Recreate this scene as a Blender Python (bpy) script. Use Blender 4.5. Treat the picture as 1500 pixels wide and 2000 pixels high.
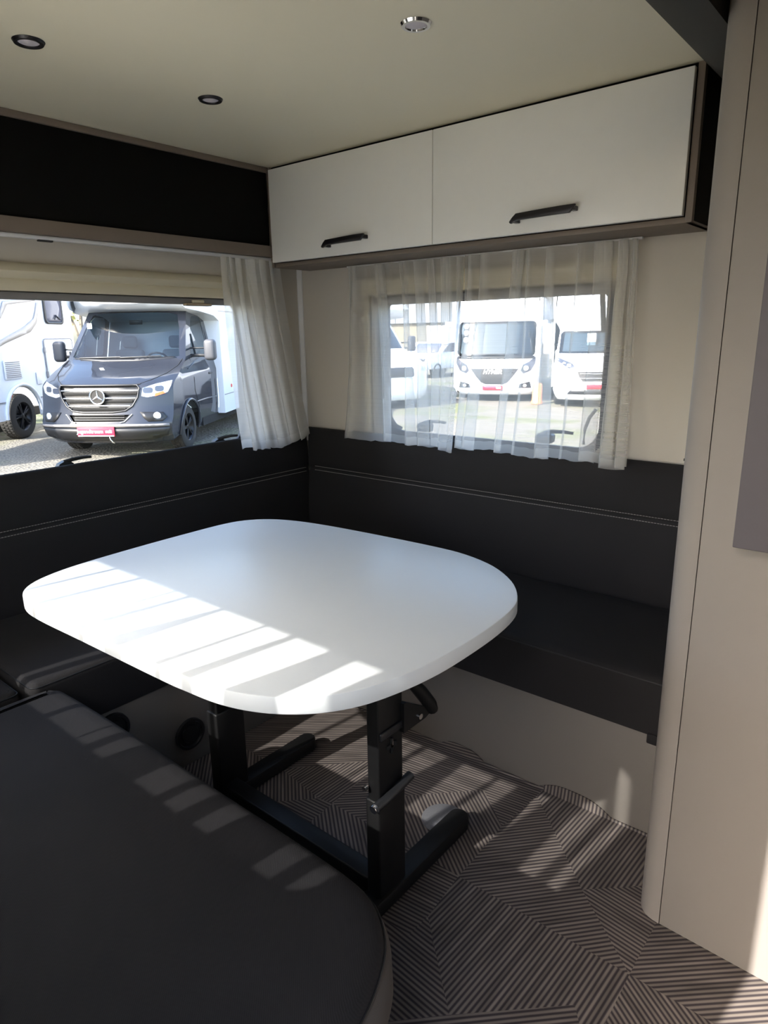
import bpy, bmesh, math, random
from mathutils import Vector, Matrix, noise
from mathutils.geometry import delaunay_2d_cdt
SC = bpy.context.scene
for o in list(bpy.data.objects): bpy.data.objects.remove(o)
COL = SC.collection
random.seed(4)
PI = math.pi

# ---------------------------------------------------------------- camera, sky, sun, exposure
cam_d = bpy.data.cameras.new('camera'); cam = bpy.data.objects.new('camera', cam_d); COL.objects.link(cam)
cam_d.sensor_fit = 'HORIZONTAL'; cam_d.sensor_width = 36.0; cam_d.lens = 36.0*1321.16/1500.0
cam_d.clip_start = .02; cam_d.clip_end = 400
yaw, pit, rol = 0.69468904, 0.25569535, -0.01514637
fw = Vector((-math.sin(yaw)*math.cos(pit), math.cos(yaw)*math.cos(pit), -math.sin(pit)))
rt = Vector((math.cos(yaw), math.sin(yaw), 0)); up = rt.cross(fw)
rt2 = rt*math.cos(rol)+up*math.sin(rol); up2 = rt2.cross(fw)
M = Matrix((rt2, up2, -fw)).transposed().to_4x4(); M.translation = Vector((0, 0, 1.3))
cam.matrix_world = M
SC.camera = cam
SUN_DIR = Vector((0.15, 1.0, -1/1.40)).normalized()      # the way the light travels
w = bpy.data.worlds.new('world'); SC.world = w; w.use_nodes = True
nt = w.node_tree; nt.nodes.clear()
wo = nt.nodes.new('ShaderNodeOutputWorld'); bg = nt.nodes.new('ShaderNodeBackground'); sky = nt.nodes.new('ShaderNodeTexSky')
sky.sky_type = 'NISHITA'; sky.sun_disc = False; sky.sun_elevation = math.asin(-SUN_DIR.z); sky.sun_rotation = math.atan2(-SUN_DIR.x, -SUN_DIR.y)
sky.air_density = 1.0; sky.dust_density = 2.5; sky.ozone_density = 1.0
bg.inputs['Strength'].default_value = 0.60
nt.links.new(sky.outputs[0], bg.inputs[0]); nt.links.new(bg.outputs[0], wo.inputs[0])
sd = bpy.data.lights.new('sun', 'SUN'); sd.energy = 10.0; sd.angle = math.radians(.6); sd.color = (1, .95, .87)
so = bpy.data.objects.new('sun', sd); COL.objects.link(so); so.rotation_euler = SUN_DIR.to_track_quat('-Z', 'Y').to_euler(); so.location = (0, -20, 15)
vs = SC.view_settings; vs.view_transform = 'Standard'; vs.look = 'None'; vs.gamma = 1.0; vs.use_curve_mapping = False
vs.exposure = 0.84
cy = SC.cycles
cy.max_bounces = 14; cy.diffuse_bounces = 8; cy.transparent_max_bounces = 32; cy.glossy_bounces = 4; cy.transmission_bounces = 8
cy.sample_clamp_indirect = 6.0; cy.caustics_reflective = False; cy.caustics_refractive = False

# ---------------------------------------------------------------- materials
def srgb(r, g, b):
    f = lambda c: (c/255/12.92) if c/255 <= .04045 else ((c/255+.055)/1.055)**2.4
    return (f(r), f(g), f(b), 1)
def nodes(name):
    m = bpy.data.materials.new(name); m.use_nodes = True
    n = m.node_tree.nodes; return m, n, m.node_tree.links, n['Principled BSDF']
def mat(name, col, rough=.6, metal=0., var=.04, scale=30., bump=0., bscale=200., coat=0., spec=.5):
    """painted / moulded surface: base colour with a little noise variation and fine relief"""
    m, n, l, p = nodes(name)
    tc = n.new('ShaderNodeTexCoord'); ns = n.new('ShaderNodeTexNoise'); ns.inputs['Scale'].default_value = scale; ns.inputs['Detail'].default_value = 4
    l.new(tc.outputs['Object'], ns.inputs['Vector'])
    mr = n.new('ShaderNodeMapRange'); mr.inputs['To Min'].default_value = 1-var; mr.inputs['To Max'].default_value = 1+var
    l.new(ns.outputs['Fac'], mr.inputs['Value'])
    mx = n.new('ShaderNodeMix'); mx.data_type = 'RGBA'; mx.blend_type = 'MULTIPLY'; mx.inputs['Factor'].default_value = 1
    mx.inputs['A'].default_value = col; l.new(mr.outputs[0], mx.inputs['B']); l.new(mx.outputs['Result'], p.inputs['Base Color'])
    p.inputs['Roughness'].default_value = rough; p.inputs['Metallic'].default_value = metal; p.inputs['Specular IOR Level'].default_value = spec
    if coat: p.inputs['Coat Weight'].default_value = coat; p.inputs['Coat Roughness'].default_value = .04
    if bump:
        n2 = n.new('ShaderNodeTexNoise'); n2.inputs['Scale'].default_value = bscale; n2.inputs['Detail'].default_value = 3
        l.new(tc.outputs['Object'], n2.inputs['Vector'])
        b = n.new('ShaderNodeBump'); b.inputs['Strength'].default_value = bump; b.inputs['Distance'].default_value = .002
        l.new(n2.outputs['Fac'], b.inputs['Height']); l.new(b.outputs[0], p.inputs['Normal'])
    return m
def woven(name, col, col2, rough=.85):
    """fine two-tone cloth weave"""
    m, n, l, p = nodes(name)
    tc = n.new('ShaderNodeTexCoord'); wv = n.new('ShaderNodeTexWave'); wv.wave_type = 'BANDS'; wv.bands_direction = 'DIAGONAL'
    wv.inputs['Scale'].default_value = 160; wv.inputs['Distortion'].default_value = 2; l.new(tc.outputs['Object'], wv.inputs['Vector'])
    ns = n.new('ShaderNodeTexNoise'); ns.inputs['Scale'].default_value = 5; l.new(tc.outputs['Object'], ns.inputs['Vector'])
    mx = n.new('ShaderNodeMix'); mx.data_type = 'RGBA'; mx.inputs['A'].default_value = col; mx.inputs['B'].default_value = col2
    ad = n.new('ShaderNodeMath'); ad.operation = 'MULTIPLY'; l.new(wv.outputs['Fac'], ad.inputs[0]); l.new(ns.outputs['Fac'], ad.inputs[1])
    l.new(ad.outputs[0], mx.inputs['Factor']); l.new(mx.outputs['Result'], p.inputs['Base Color'])
    p.inputs['Roughness'].default_value = rough; p.inputs['Specular IOR Level'].default_value = .35
    b = n.new('ShaderNodeBump'); b.inputs['Strength'].default_value = .15; b.inputs['Distance'].default_value = .001
    l.new(wv.outputs['Fac'], b.inputs['Height']); l.new(b.outputs[0], p.inputs['Normal'])
    return m
def glass(name, tint=(.95, .97, .97, 1), ior=1.45, rough=0.):
    m, n, l, p = nodes(name); n.remove(p)
    out = n['Material Output']; tr = n.new('ShaderNodeBsdfTransparent'); tr.inputs[0].default_value = tint
    gl = n.new('ShaderNodeBsdfGlossy'); gl.inputs['Roughness'].default_value = rough
    fr = n.new('ShaderNodeFresnel'); fr.inputs['IOR'].default_value = ior
    mx = n.new('ShaderNodeMixShader'); l.new(fr.outputs[0], mx.inputs[0]); l.new(tr.outputs[0], mx.inputs[1]); l.new(gl.outputs[0], mx.inputs[2]); l.new(mx.outputs[0], out.inputs[0])
    return m
def sheer(name, alpha=.36, hem=.75, col=(.95, .95, .94, 1)):
    """voile: thin cloth, part of the light passes between the threads; denser in the doubled hem and heading (uv v) and at grazing angles"""
    m, n, l, p = nodes(name); n.remove(p); out = n['Material Output']
    tr = n.new('ShaderNodeBsdfTransparent'); df = n.new('ShaderNodeBsdfDiffuse'); tl = n.new('ShaderNodeBsdfTranslucent')
    df.inputs[0].default_value = col; tl.inputs[0].default_value = col
    a = n.new('ShaderNodeMixShader'); a.inputs[0].default_value = .62; l.new(df.outputs[0], a.inputs[1]); l.new(tl.outputs[0], a.inputs[2])
    uv = n.new('ShaderNodeUVMap'); sx = n.new('ShaderNodeSeparateXYZ'); l.new(uv.outputs[0], sx.inputs[0])
    tc = n.new('ShaderNodeTexCoord'); mp = n.new('ShaderNodeMapping'); mp.inputs['Scale'].default_value = (3, 3, 260); l.new(tc.outputs['Object'], mp.inputs[0])
    ns = n.new('ShaderNodeTexNoise'); ns.inputs['Scale'].default_value = 1.5; ns.inputs['Detail'].default_value = 2; l.new(mp.outputs[0], ns.inputs['Vector'])
    mr = n.new('ShaderNodeMapRange'); mr.inputs['From Min'].default_value = .3; mr.inputs['From Max'].default_value = .7; mr.inputs['To Min'].default_value = alpha*.96; mr.inputs['To Max'].default_value = alpha*1.04
    l.new(ns.outputs['Fac'], mr.inputs['Value'])
    lw = n.new('ShaderNodeLayerWeight'); lw.inputs['Blend'].default_value = .35
    ad = n.new('ShaderNodeMath'); ad.operation = 'MULTIPLY_ADD'; l.new(lw.outputs['Facing'], ad.inputs[0]); ad.inputs[1].default_value = .30; l.new(mr.outputs[0], ad.inputs[2])
    lt = n.new('ShaderNodeMath'); lt.operation = 'LESS_THAN'; lt.inputs[1].default_value = .045; l.new(sx.outputs['Y'], lt.inputs[0])
    mh = n.new('ShaderNodeMix'); mh.data_type = 'FLOAT'; mh.inputs['B'].default_value = hem
    l.new(lt.outputs[0], mh.inputs['Factor']); l.new(ad.outputs[0], mh.inputs['A'])
    hd = n.new('ShaderNodeMapRange'); hd.inputs['From Min'].default_value = .55; hd.inputs['From Max'].default_value = 1.; hd.inputs['To Min'].default_value = 0.; hd.inputs['To Max'].default_value = .22; l.new(sx.outputs['Y'], hd.inputs['Value'])
    h2 = n.new('ShaderNodeMath'); h2.operation = 'ADD'; h2.use_clamp = True; l.new(hd.outputs[0], h2.inputs[0]); l.new(mh.outputs['Result'], h2.inputs[1])
    mx = n.new('ShaderNodeMixShader'); l.new(h2.outputs[0], mx.inputs[0]); l.new(tr.outputs[0], mx.inputs[1]); l.new(a.outputs[0], mx.inputs[2]); l.new(mx.outputs[0], out.inputs[0])
    return m
def mesh_screen(name, alpha, col):
    m, n, l, p = nodes(name); n.remove(p); out = n['Material Output']
    tr = n.new('ShaderNodeBsdfTransparent'); df = n.new('ShaderNodeBsdfDiffuse'); df.inputs[0].default_value = col
    mx = n.new('ShaderNodeMixShader'); mx.inputs[0].default_value = alpha; l.new(tr.outputs[0], mx.inputs[1]); l.new(df.outputs[0], mx.inputs[2]); l.new(mx.outputs[0], out.inputs[0])
    return m
def floor_material():
    """woven vinyl: stripes across uv.x (metres) in every facet"""
    m, n, l, p = nodes('striped_woven_vinyl')
    uv = n.new('ShaderNodeUVMap'); sx = n.new('ShaderNodeSeparateXYZ'); l.new(uv.outputs[0], sx.inputs[0])
    sc = n.new('ShaderNodeMath'); sc.operation = 'MULTIPLY'; sc.inputs[1].default_value = 1/.0105; l.new(sx.outputs['X'], sc.inputs[0])
    fr = n.new('ShaderNodeMath'); fr.operation = 'FRACT'; l.new(sc.outputs[0], fr.inputs[0])
    pp = n.new('ShaderNodeMath'); pp.operation = 'PINGPONG'; pp.inputs[1].default_value = .5; l.new(fr.outputs[0], pp.inputs[0])
    rp = n.new('ShaderNodeValToRGB'); e = rp.color_ramp.elements; e[0].position = .12; e[0].color = srgb(52, 47, 49); e[1].position = .36; e[1].color = srgb(116, 108, 101)
    dk = e.new(.22); dk.color = srgb(84, 76, 76); l.new(pp.outputs[0], rp.inputs[0])
    fl = n.new('ShaderNodeMath'); fl.operation = 'FLOOR'; l.new(sc.outputs[0], fl.inputs[0])
    cb = n.new('ShaderNodeCombineXYZ'); l.new(fl.outputs[0], cb.inputs[0])
    sy = n.new('ShaderNodeMath'); sy.operation = 'MULTIPLY'; sy.inputs[1].default_value = 6; l.new(sx.outputs['Y'], sy.inputs[0]); l.new(sy.outputs[0], cb.inputs[1])
    ns = n.new('ShaderNodeTexNoise'); ns.inputs['Scale'].default_value = .83; ns.inputs['Detail'].default_value = 2; l.new(cb.outputs[0], ns.inputs['Vector'])
    mr = n.new('ShaderNodeMapRange'); mr.inputs['From Min'].default_value = .3; mr.inputs['From Max'].default_value = .7; mr.inputs['To Min'].default_value = .62; mr.inputs['To Max'].default_value = 1.25; l.new(ns.outputs['Fac'], mr.inputs['Value'])
    mx = n.new('ShaderNodeMix'); mx.data_type = 'RGBA'; mx.blend_type = 'MULTIPLY'; mx.inputs['Factor'].default_value = 1; l.new(rp.outputs[0], mx.inputs['A']); l.new(mr.outputs[0], mx.inputs['B'])
    l.new(mx.outputs['Result'], p.inputs['Base Color']); p.inputs['Roughness'].default_value = .7; p.inputs['Specular IOR Level'].default_value = .3
    b = n.new('ShaderNodeBump'); b.inputs['Strength'].default_value = .5; b.inputs['Distance'].default_value = .001; l.new(pp.outputs[0], b.inputs['Height']); l.new(b.outputs[0], p.inputs['Normal'])
    return m
def gravel_material():
    m, n, l, p = nodes('gravel')
    tc = n.new('ShaderNodeTexCoord'); n1 = n.new('ShaderNodeTexNoise'); n1.inputs['Scale'].default_value = .6; n1.inputs['Detail'].default_value = 8
    n2 = n.new('ShaderNodeTexVoronoi'); n2.inputs['Scale'].default_value = 22; l.new(tc.outputs['Object'], n1.inputs['Vector']); l.new(tc.outputs['Object'], n2.inputs['Vector'])
    r1 = n.new('ShaderNodeValToRGB'); e = r1.color_ramp.elements; e[0].position = .36; e[0].color = srgb(92, 96, 66); e[1].position = .5; e[1].color = srgb(108, 104, 95)
    l.new(n1.outputs['Fac'], r1.inputs[0])
    mr = n.new('ShaderNodeMapRange'); mr.inputs['To Min'].default_value = .7; mr.inputs['To Max'].default_value = 1.3; l.new(n2.outputs['Color'], mr.inputs['Value'])
    mx = n.new('ShaderNodeMix'); mx.data_type = 'RGBA'; mx.blend_type = 'MULTIPLY'; mx.inputs['Factor'].default_value = 1; l.new(r1.outputs[0], mx.inputs['A']); l.new(mr.outputs[0], mx.inputs['B'])
    l.new(mx.outputs['Result'], p.inputs['Base Color']); p.inputs['Roughness'].default_value = .95
    b = n.new('ShaderNodeBump'); b.inputs['Strength'].default_value = .7; b.inputs['Distance'].default_value = .03; l.new(n2.outputs['Distance'], b.inputs['Height']); l.new(b.outputs[0], p.inputs['Normal'])
    return m
def wall_mat(name, col, rough=.6): return mat(name, col, rough, var=.02, scale=3, bump=.12, bscale=900)

MT = dict(
 ceiling=wall_mat('ceiling_board', srgb(236, 229, 206), .5), wall=wall_mat('beige_wallboard', srgb(200, 194, 185), .6), column=wall_mat('partition_laminate', srgb(134, 128, 124), .5),
 bench=wall_mat('bench_laminate', srgb(110, 105, 100), .6), door=mat('white_gloss_door', srgb(244, 244, 242), .35, var=.015), taupe=mat('taupe_laminate', srgb(120, 108, 98), .5, var=.05, scale=20),
 black=mat('black_metal', srgb(18, 18, 19), .5, var=.1, spec=.35), handle=mat('black_handle_metal', srgb(40, 38, 42), .3, metal=.4), darkpanel=mat('dark_brown_panel', srgb(10, 9, 8), .7, spec=.15, var=.05),
 table=mat('white_table_laminate', srgb(228, 231, 233), .38, var=.008), rim=mat('white_edge_band', srgb(222, 222, 220), .45, var=.01),
 fabric=woven('charcoal_upholstery', srgb(27, 26, 28), srgb(39, 37, 40)), faux=mat('grey_upholstery_side', srgb(80, 75, 72), .75, bump=.2, bscale=600), stitch=mat('pale_thread', srgb(150, 146, 142), .8),
 cream=mat('cream_blind', srgb(214, 206, 184), .5, var=.01), greybar=mat('grey_blind_bar', srgb(132, 130, 132), .45), whiteplastic=mat('white_plastic', srgb(226, 226, 228), .4),
 seal=mat('grey_blue_window_frame', srgb(62, 68, 84), .5), tan=mat('tan_window_trim', srgb(168, 152, 130), .5), pane=glass('window_acrylic', (.93, .95, .96, 1), 1.25),
 blackplastic=mat('black_plastic', srgb(30, 31, 34), .4), chrome=mat('chrome', (.8, .8, .82, 1), .12, metal=1., var=.01), lens=mat('frosted_lamp_lens', srgb(206, 200, 208), .5), beam=mat('dark_brown_beam', srgb(18, 16, 14), .6, spec=.25),
 greypanel=mat('dark_grey_panel', srgb(88, 84, 90), .6), felt=mat('grey_felt', srgb(96, 96, 100), .95, bump=.6, bscale=500),
 sheerL=sheer('voile_left', .56, .75), sheerR=sheer('voile_right', .26, .45), sheerN=sheer('voile_near', .64, .7), floor=floor_material(), gravel=gravel_material(),
 vanblue=mat('blue_grey_car_paint', srgb(32, 36, 46), .6, metal=.0, coat=1., spec=.15, var=.01), vanwhite=mat('white_vehicle_paint', srgb(226, 230, 236), .35, coat=.4, var=.01), vanglass=glass('tinted_vehicle_glass', (.40, .50, .56, 1), 1.6),
 darkglass=mat('dark_vehicle_glass', srgb(96, 96, 106), .08, var=.02), tyre=mat('tyre_rubber', srgb(44, 43, 42), .85, bump=.3, bscale=60), rim_black=mat('black_alloy', srgb(34, 34, 38), .3, metal=.6),
 plate=mat('red_plate', srgb(214, 40, 66), .35), letter=mat('white_lettering', srgb(244, 244, 244), .4), lamp=mat('clear_headlamp', srgb(214, 222, 232), .12, metal=.3, coat=1.), lampdark=mat('headlamp_inner', srgb(90, 94, 104), .2, metal=.6),
 orange=mat('orange_indicator', srgb(226, 110, 60), .3), red=mat('red_marker', srgb(204, 54, 44), .3), decal=mat('taupe_decal', srgb(178, 170, 162), .4), interior=mat('grey_cab_trim', srgb(96, 104, 112), .7), seat=mat('cab_seat_cloth', srgb(120, 124, 130), .8),
 hall=mat('pale_grey_cladding', srgb(112, 118, 128), .5, var=.03, scale=.5), halldark=mat('tan_hall_wall', srgb(96, 92, 80), .8, var=.08, scale=.4), bark=mat('bark', srgb(104, 96, 84), .9), leaf=mat('spring_leaf', srgb(150, 150, 84), .7, var=.3, scale=2), barrel=mat('orange_bollard', srgb(232, 138, 84), .5), grille=mat('dark_grille', srgb(46, 46, 48), .4), mirror=mat('mirror_shell', srgb(66, 68, 74), .5), soot=mat('underbody_black', srgb(20, 20, 20), .9),
)

# ---------------------------------------------------------------- mesh helpers
def link(name, me, m, parent=None, smooth=False, ang=None):
    o = bpy.data.objects.new(name, me); COL.objects.link(o)
    if m is not None and not me.materials: me.materials.append(MT[m] if isinstance(m, str) else m)
    if smooth:
        for p in me.polygons: p.use_smooth = True
        if ang:
            bm = bmesh.new(); bm.from_mesh(me)
            for e in bm.edges:
                if len(e.link_faces) == 2 and e.calc_face_angle(0) > math.radians(ang): e.smooth = False
            bm.to_mesh(me); bm.free()
    if parent is not None: o.parent = parent
    return o
def from_bm(name, bm, m, parent=None, smooth=False, ang=35):
    bmesh.ops.recalc_face_normals(bm, faces=bm.faces)
    me = bpy.data.meshes.new(name); bm.to_mesh(me); bm.free()
    return link(name, me, m, parent, smooth, ang)
def tag(o, label=None, cat=None, group=None, kind=None):
    if label: o['label'] = label
    if cat: o['category'] = cat
    if group: o['group'] = group
    if kind: o['kind'] = kind
    return o
def thing(name, label, cat, loc=(0, 0, 0), rz=0, group=None):
    o = bpy.data.objects.new(name, None); COL.objects.link(o); o.location = loc; o.rotation_euler = (0, 0, rz); o.empty_display_size = .1
    return tag(o, label, cat, group)
def bm_box(bm, a, b, bev=0, seg=2, mtx=None):
    t = bmesh.new(); bmesh.ops.create_cube(t, size=1)
    for v in t.verts: v.co = Vector([(a[i]+b[i])/2+v.co[i]*(b[i]-a[i]) for i in range(3)])
    if bev: bmesh.ops.bevel(t, geom=t.edges[:], offset=bev, segments=seg, profile=.5, affect='EDGES')
    if mtx is not None: bmesh.ops.transform(t, matrix=mtx, verts=t.verts)
    me = bpy.data.meshes.new('t'); t.to_mesh(me); t.free(); bm.from_mesh(me); bpy.data.meshes.remove(me); return bm
def box(name, a, b, m, parent=None, bev=0, seg=2, mtx=None):
    return from_bm(name, bm_box(bmesh.new(), a, b, bev, seg, mtx), m, parent, bool(bev), 50)
def prism(name, pts, axis, a, b, m, parent=None, bev=0, seg=2, smooth=False):
    """outline pts (2d) extruded along axis from a to b. axis 'z': (x,y); 'x': (y,z); 'y': (x,z)"""
    def P(p, t): return {'z': (p[0], p[1], t), 'x': (t, p[0], p[1]), 'y': (p[0], t, p[1])}[axis]
    bm = bmesh.new(); n = len(pts)
    A = [bm.verts.new(P(p, a)) for p in pts]; B = [bm.verts.new(P(p, b)) for p in pts]
    bm.faces.new(A); bm.faces.new(B)
    for i in range(n): bm.faces.new((A[i], A[(i+1) % n], B[(i+1) % n], B[i]))
    if bev:
        bmesh.ops.recalc_face_normals(bm, faces=bm.faces)
        ed = [e for e in bm.edges if e.calc_face_angle(0) > math.radians(40)]
        bmesh.ops.bevel(bm, geom=ed, offset=bev, segments=seg, profile=.5, affect='EDGES')
    return from_bm(name, bm, m, parent, smooth or bool(bev), 40)
def tube(name, pts, r, m, parent=None, seg=8, closed=False):
    bm = bmesh.new(); bm_tube(bm, pts, r, seg, closed); return from_bm(name, bm, m, parent, True, 60)
def bm_tube(bm, pts, r, seg=8, closed=False):
    pts = [Vector(p) for p in pts]; n = len(pts); rings = []
    rr = r if isinstance(r, (list, tuple)) else [r]*n
    for i, p in enumerate(pts):
        a = pts[(i-1) % n] if (closed or i > 0) else p; b = pts[(i+1) % n] if (closed or i < n-1) else p
        t = (b-a).normalized(); u = t.cross(Vector((0, 0, 1)))
        if u.length < .05: u = t.cross(Vector((1, 0, 0)))
        u.normalize(); v = t.cross(u)
        rings.append([bm.verts.new(p+(u*math.cos(2*PI*k/seg)+v*math.sin(2*PI*k/seg))*rr[i]) for k in range(seg)])
    for i in range(n if closed else n-1):
        A, B = rings[i], rings[(i+1) % n]
        for k in range(seg): bm.faces.new((A[k], A[(k+1) % seg], B[(k+1) % seg], B[k]))
    if not closed: bm.faces.new(rings[0][::-1]); bm.faces.new(rings[-1])
def lathe(name, prof, m, parent=None, seg=32, mtx=None):
    """profile (r,z) turned about z"""
    bm = bmesh.new(); rings = []
    for r, z in prof:
        rings.append([bm.verts.new((max(r, 1e-5)*math.cos(2*PI*k/seg), max(r, 1e-5)*math.sin(2*PI*k/seg), z)) for k in range(seg)])
    for A, B in zip(rings, rings[1:]):
        for k in range(seg): bm.faces.new((A[k], A[(k+1) % seg], B[(k+1) % seg], B[k]))
    bmesh.ops.remove_doubles(bm, verts=bm.verts, dist=2e-5)
    if mtx is not None: bmesh.ops.transform(bm, matrix=mtx, verts=bm.verts)
    return from_bm(name, bm, m, parent, True, 40)
def rrect(x0, y0, x1, y1, r, k=6):
    out = []
    rs = r if isinstance(r, (list, tuple)) else [r]*4        # order: x1y1, x0y1, x0y0, x1y0
    for (cx, cy, a0, q) in ((x1-rs[0], y1-rs[0], 0, rs[0]), (x0+rs[1], y1-rs[1], 90, rs[1]), (x0+rs[2], y0+rs[2], 180, rs[2]), (x1-rs[3], y0+rs[3], 270, rs[3])):
        for i in range(k+1):
            a = math.radians(a0+90*i/k); out.append((cx+q*math.cos(a), cy+q*math.sin(a)))
    return out
def smooth_loop(pts, sub=5):
    out = []; n = len(pts)
    for i in range(n):
        p0, p1, p2, p3 = (Vector(pts[(i+j-1) % n]) for j in range(4))
        for s in range(sub):
            t = s/sub; out.append(tuple(.5*((2*p1)+(p2-p0)*t+(2*p0-5*p1+4*p2-p3)*t*t+(3*p1-p0-3*p2+p3)*t**3)))
    return out
def resample(pts, step, closed=True):
    out = []; n = len(pts)
    for i in range(n if closed else n-1):
        a, b = Vector(pts[i]), Vector(pts[(i+1) % n]); k = max(1, int((b-a).length/step))
        for j in range(k): out.append(tuple(a.lerp(b, j/k)))
    return out
def inside(p, poly):
    c = False; n = len(poly); j = n-1; x, y = p
    for i in range(n):
        xi, yi = poly[i]; xj, yj = poly[j]
        if (yi > y) != (yj > y) and x < (xj-xi)*(y-yi)/(yj-yi)+xi: c = not c
        j = i
    return c
def cdt(outline, holes, step, extra=()):
    loops = [resample(outline, step)]+[resample(h, step) for h in holes]
    V = []; E_ = []
    for lp in loops:
        s = len(V); V += lp; E_ += [(s+i, s+(i+1) % len(lp)) for i in range(len(lp))]
    bset = list(V)
    for (a, b) in extra:
        s = len(V); ln = resample([a, b], step, False)+[tuple(b)]; V += ln; E_ += [(s+i, s+i+1) for i in range(len(ln)-1)]
    xs = [p[0] for p in loops[0]]; ys = [p[1] for p in loops[0]]
    y = min(ys)+step/2; row = 0
    while y < max(ys):
        x = min(xs)+step*(.5 if row % 2 else 1)
        while x < max(xs):
            if inside((x, y), loops[0]) and not any(inside((x, y), h) for h in loops[1:]):
                if all((x-q[0])**2+(y-q[1])**2 > (.45*step)**2 for q in bset): V.append((x, y))
            x += step
        y += step; row += 1
    vs_, _, fs, *_ = delaunay_2d_cdt([Vector(v) for v in V], E_, [], 0, 1e-5)
    fs = [f for f in fs if (lambda c: inside(c, loops[0]) and not any(inside(c, h) for h in loops[1:]))((sum(vs_[i][0] for i in f)/len(f), sum(vs_[i][1] for i in f)/len(f)))]
    return vs_, fs
def patch(name, outline, fn, m, parent=None, holes=(), step=.08, thick=0., smooth=True):
    """curved sheet: 2d outline with holes, mapped to 3d by fn, optionally given thickness"""
    v, f = cdt(outline, holes, step)
    me = bpy.data.meshes.new(name); me.from_pydata([fn(p[0], p[1]) for p in v], [], f); me.update()
    bm = bmesh.new(); bm.from_mesh(me); bmesh.ops.recalc_face_normals(bm, faces=bm.faces)
    lo = [x for x in bm.verts if not x.link_faces]; bmesh.ops.delete(bm, geom=lo, context='VERTS')
    bm.to_mesh(me); bm.free()
    o = link(name, me, m, parent, smooth)
    if thick:
        md = o.modifiers.new('solid', 'SOLIDIFY'); md.thickness = thick; md.offset = 0
    return o
def text(name, body, size, m, parent, mtx, depth=.003, bold=0., align='CENTER', shear=0.):
    cu = bpy.data.curves.new('txt', 'FONT'); cu.body = body; cu.size = size; cu.extrude = depth; cu.align_x = align; cu.align_y = 'CENTER'; cu.offset = bold; cu.shear = shear; cu.resolution_u = 2
    t = bpy.data.objects.new('txt', cu); COL.objects.link(t)
    me = bpy.data.meshes.new_from_object(t.evaluated_get(bpy.context.evaluated_depsgraph_get())); me.transform(mtx)
    bpy.data.objects.remove(t); me.name = name; me.materials.clear()
    return link(name, me, m, parent)

# ================================================================ THE SETTING: the motorhome's lounge
XL, YR, ZC = -2.30, 2.20, 1.95          # left wall, right wall, ceiling
YN = -.02                               # inner face of the wall behind the camera
XE = 2.6
def wall_with_holes(name, axis, at, thick, outline, holes, m='wall'):
    """flat wall: outline/holes in (u,z); faces on both sides, reveals at the holes"""
    v, f = cdt(outline, holes, .35); bm = bmesh.new()
    def P(p, t): return (p[0], t, p[1]) if axis == 'y' else (t, p[0], p[1])
    me = bpy.data.meshes.new(name); me.from_pydata([P(p, at) for p in v], [], f); bm.from_mesh(me)
    r = bmesh.ops.extrude_face_region(bm, geom=bm.faces[:]); vv = [g for g in r['geom'] if isinstance(g, bmesh.types.BMVert)]
    for x in vv:
        if axis == 'y': x.co.y = at+thick
        else: x.co.x = at+thick
    bpy.data.meshes.remove(me)
    return tag(from_bm(name, bm, m), kind='structure')
LW = (.25, .80, 1.868, 1.452)           # left window opening  y0,z0,y1,z1
RR = [.015, .015, .09, .09]
LR = [.03, .03, .16, .17]             # corner radii: top right, top left, bottom left, bottom right
RW = (-1.845, .885, -.865, 1.452)       # right window opening x0,z0,x1,z1
NW = (-1.86, .872, -.74, 1.365)         # window behind the camera
DR = (-.349, -.02, -.05, 1.86)           # entrance door opening, narrowed to cut the light it lets in
FW = (.45, 1.0, 1.75, 1.5)             # cab opening far to the right, added to give light (not in view)
wall_left = wall_with_holes('wall_left', 'x', XL, -.035, [(YN, -.06), (YR, -.06), (YR, ZC), (YN, ZC)], [rrect(*LW, LR)])
wall_right = wall_with_holes('wall_right', 'y', YR, .035, [(XL-.035, -.06), (XE, -.06), (XE, ZC), (XL-.035, ZC)], [rrect(*RW, RR)])
wall_near = wall_with_holes('wall_near', 'y', YN, -.035, [(XL-.035, -.06), (XE, -.06), (XE, ZC), (XL-.035, ZC)], [rrect(*NW, .05), [(DR[0], DR[1]), (DR[2], DR[1]), (DR[2], DR[3]), (DR[0], DR[3])]])
wall_cab = wall_with_holes('wall_cab', 'x', XE, .035, [(YN, -.06), (YR, -.06), (YR, ZC), (YN, ZC)], [rrect(*FW, .1)])
ceil_ = tag(box('ceiling', (XL-.04, YN-.04, ZC), (XE+.04, YR+.04, ZC+.04), 'ceiling'), kind='structure')

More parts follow.
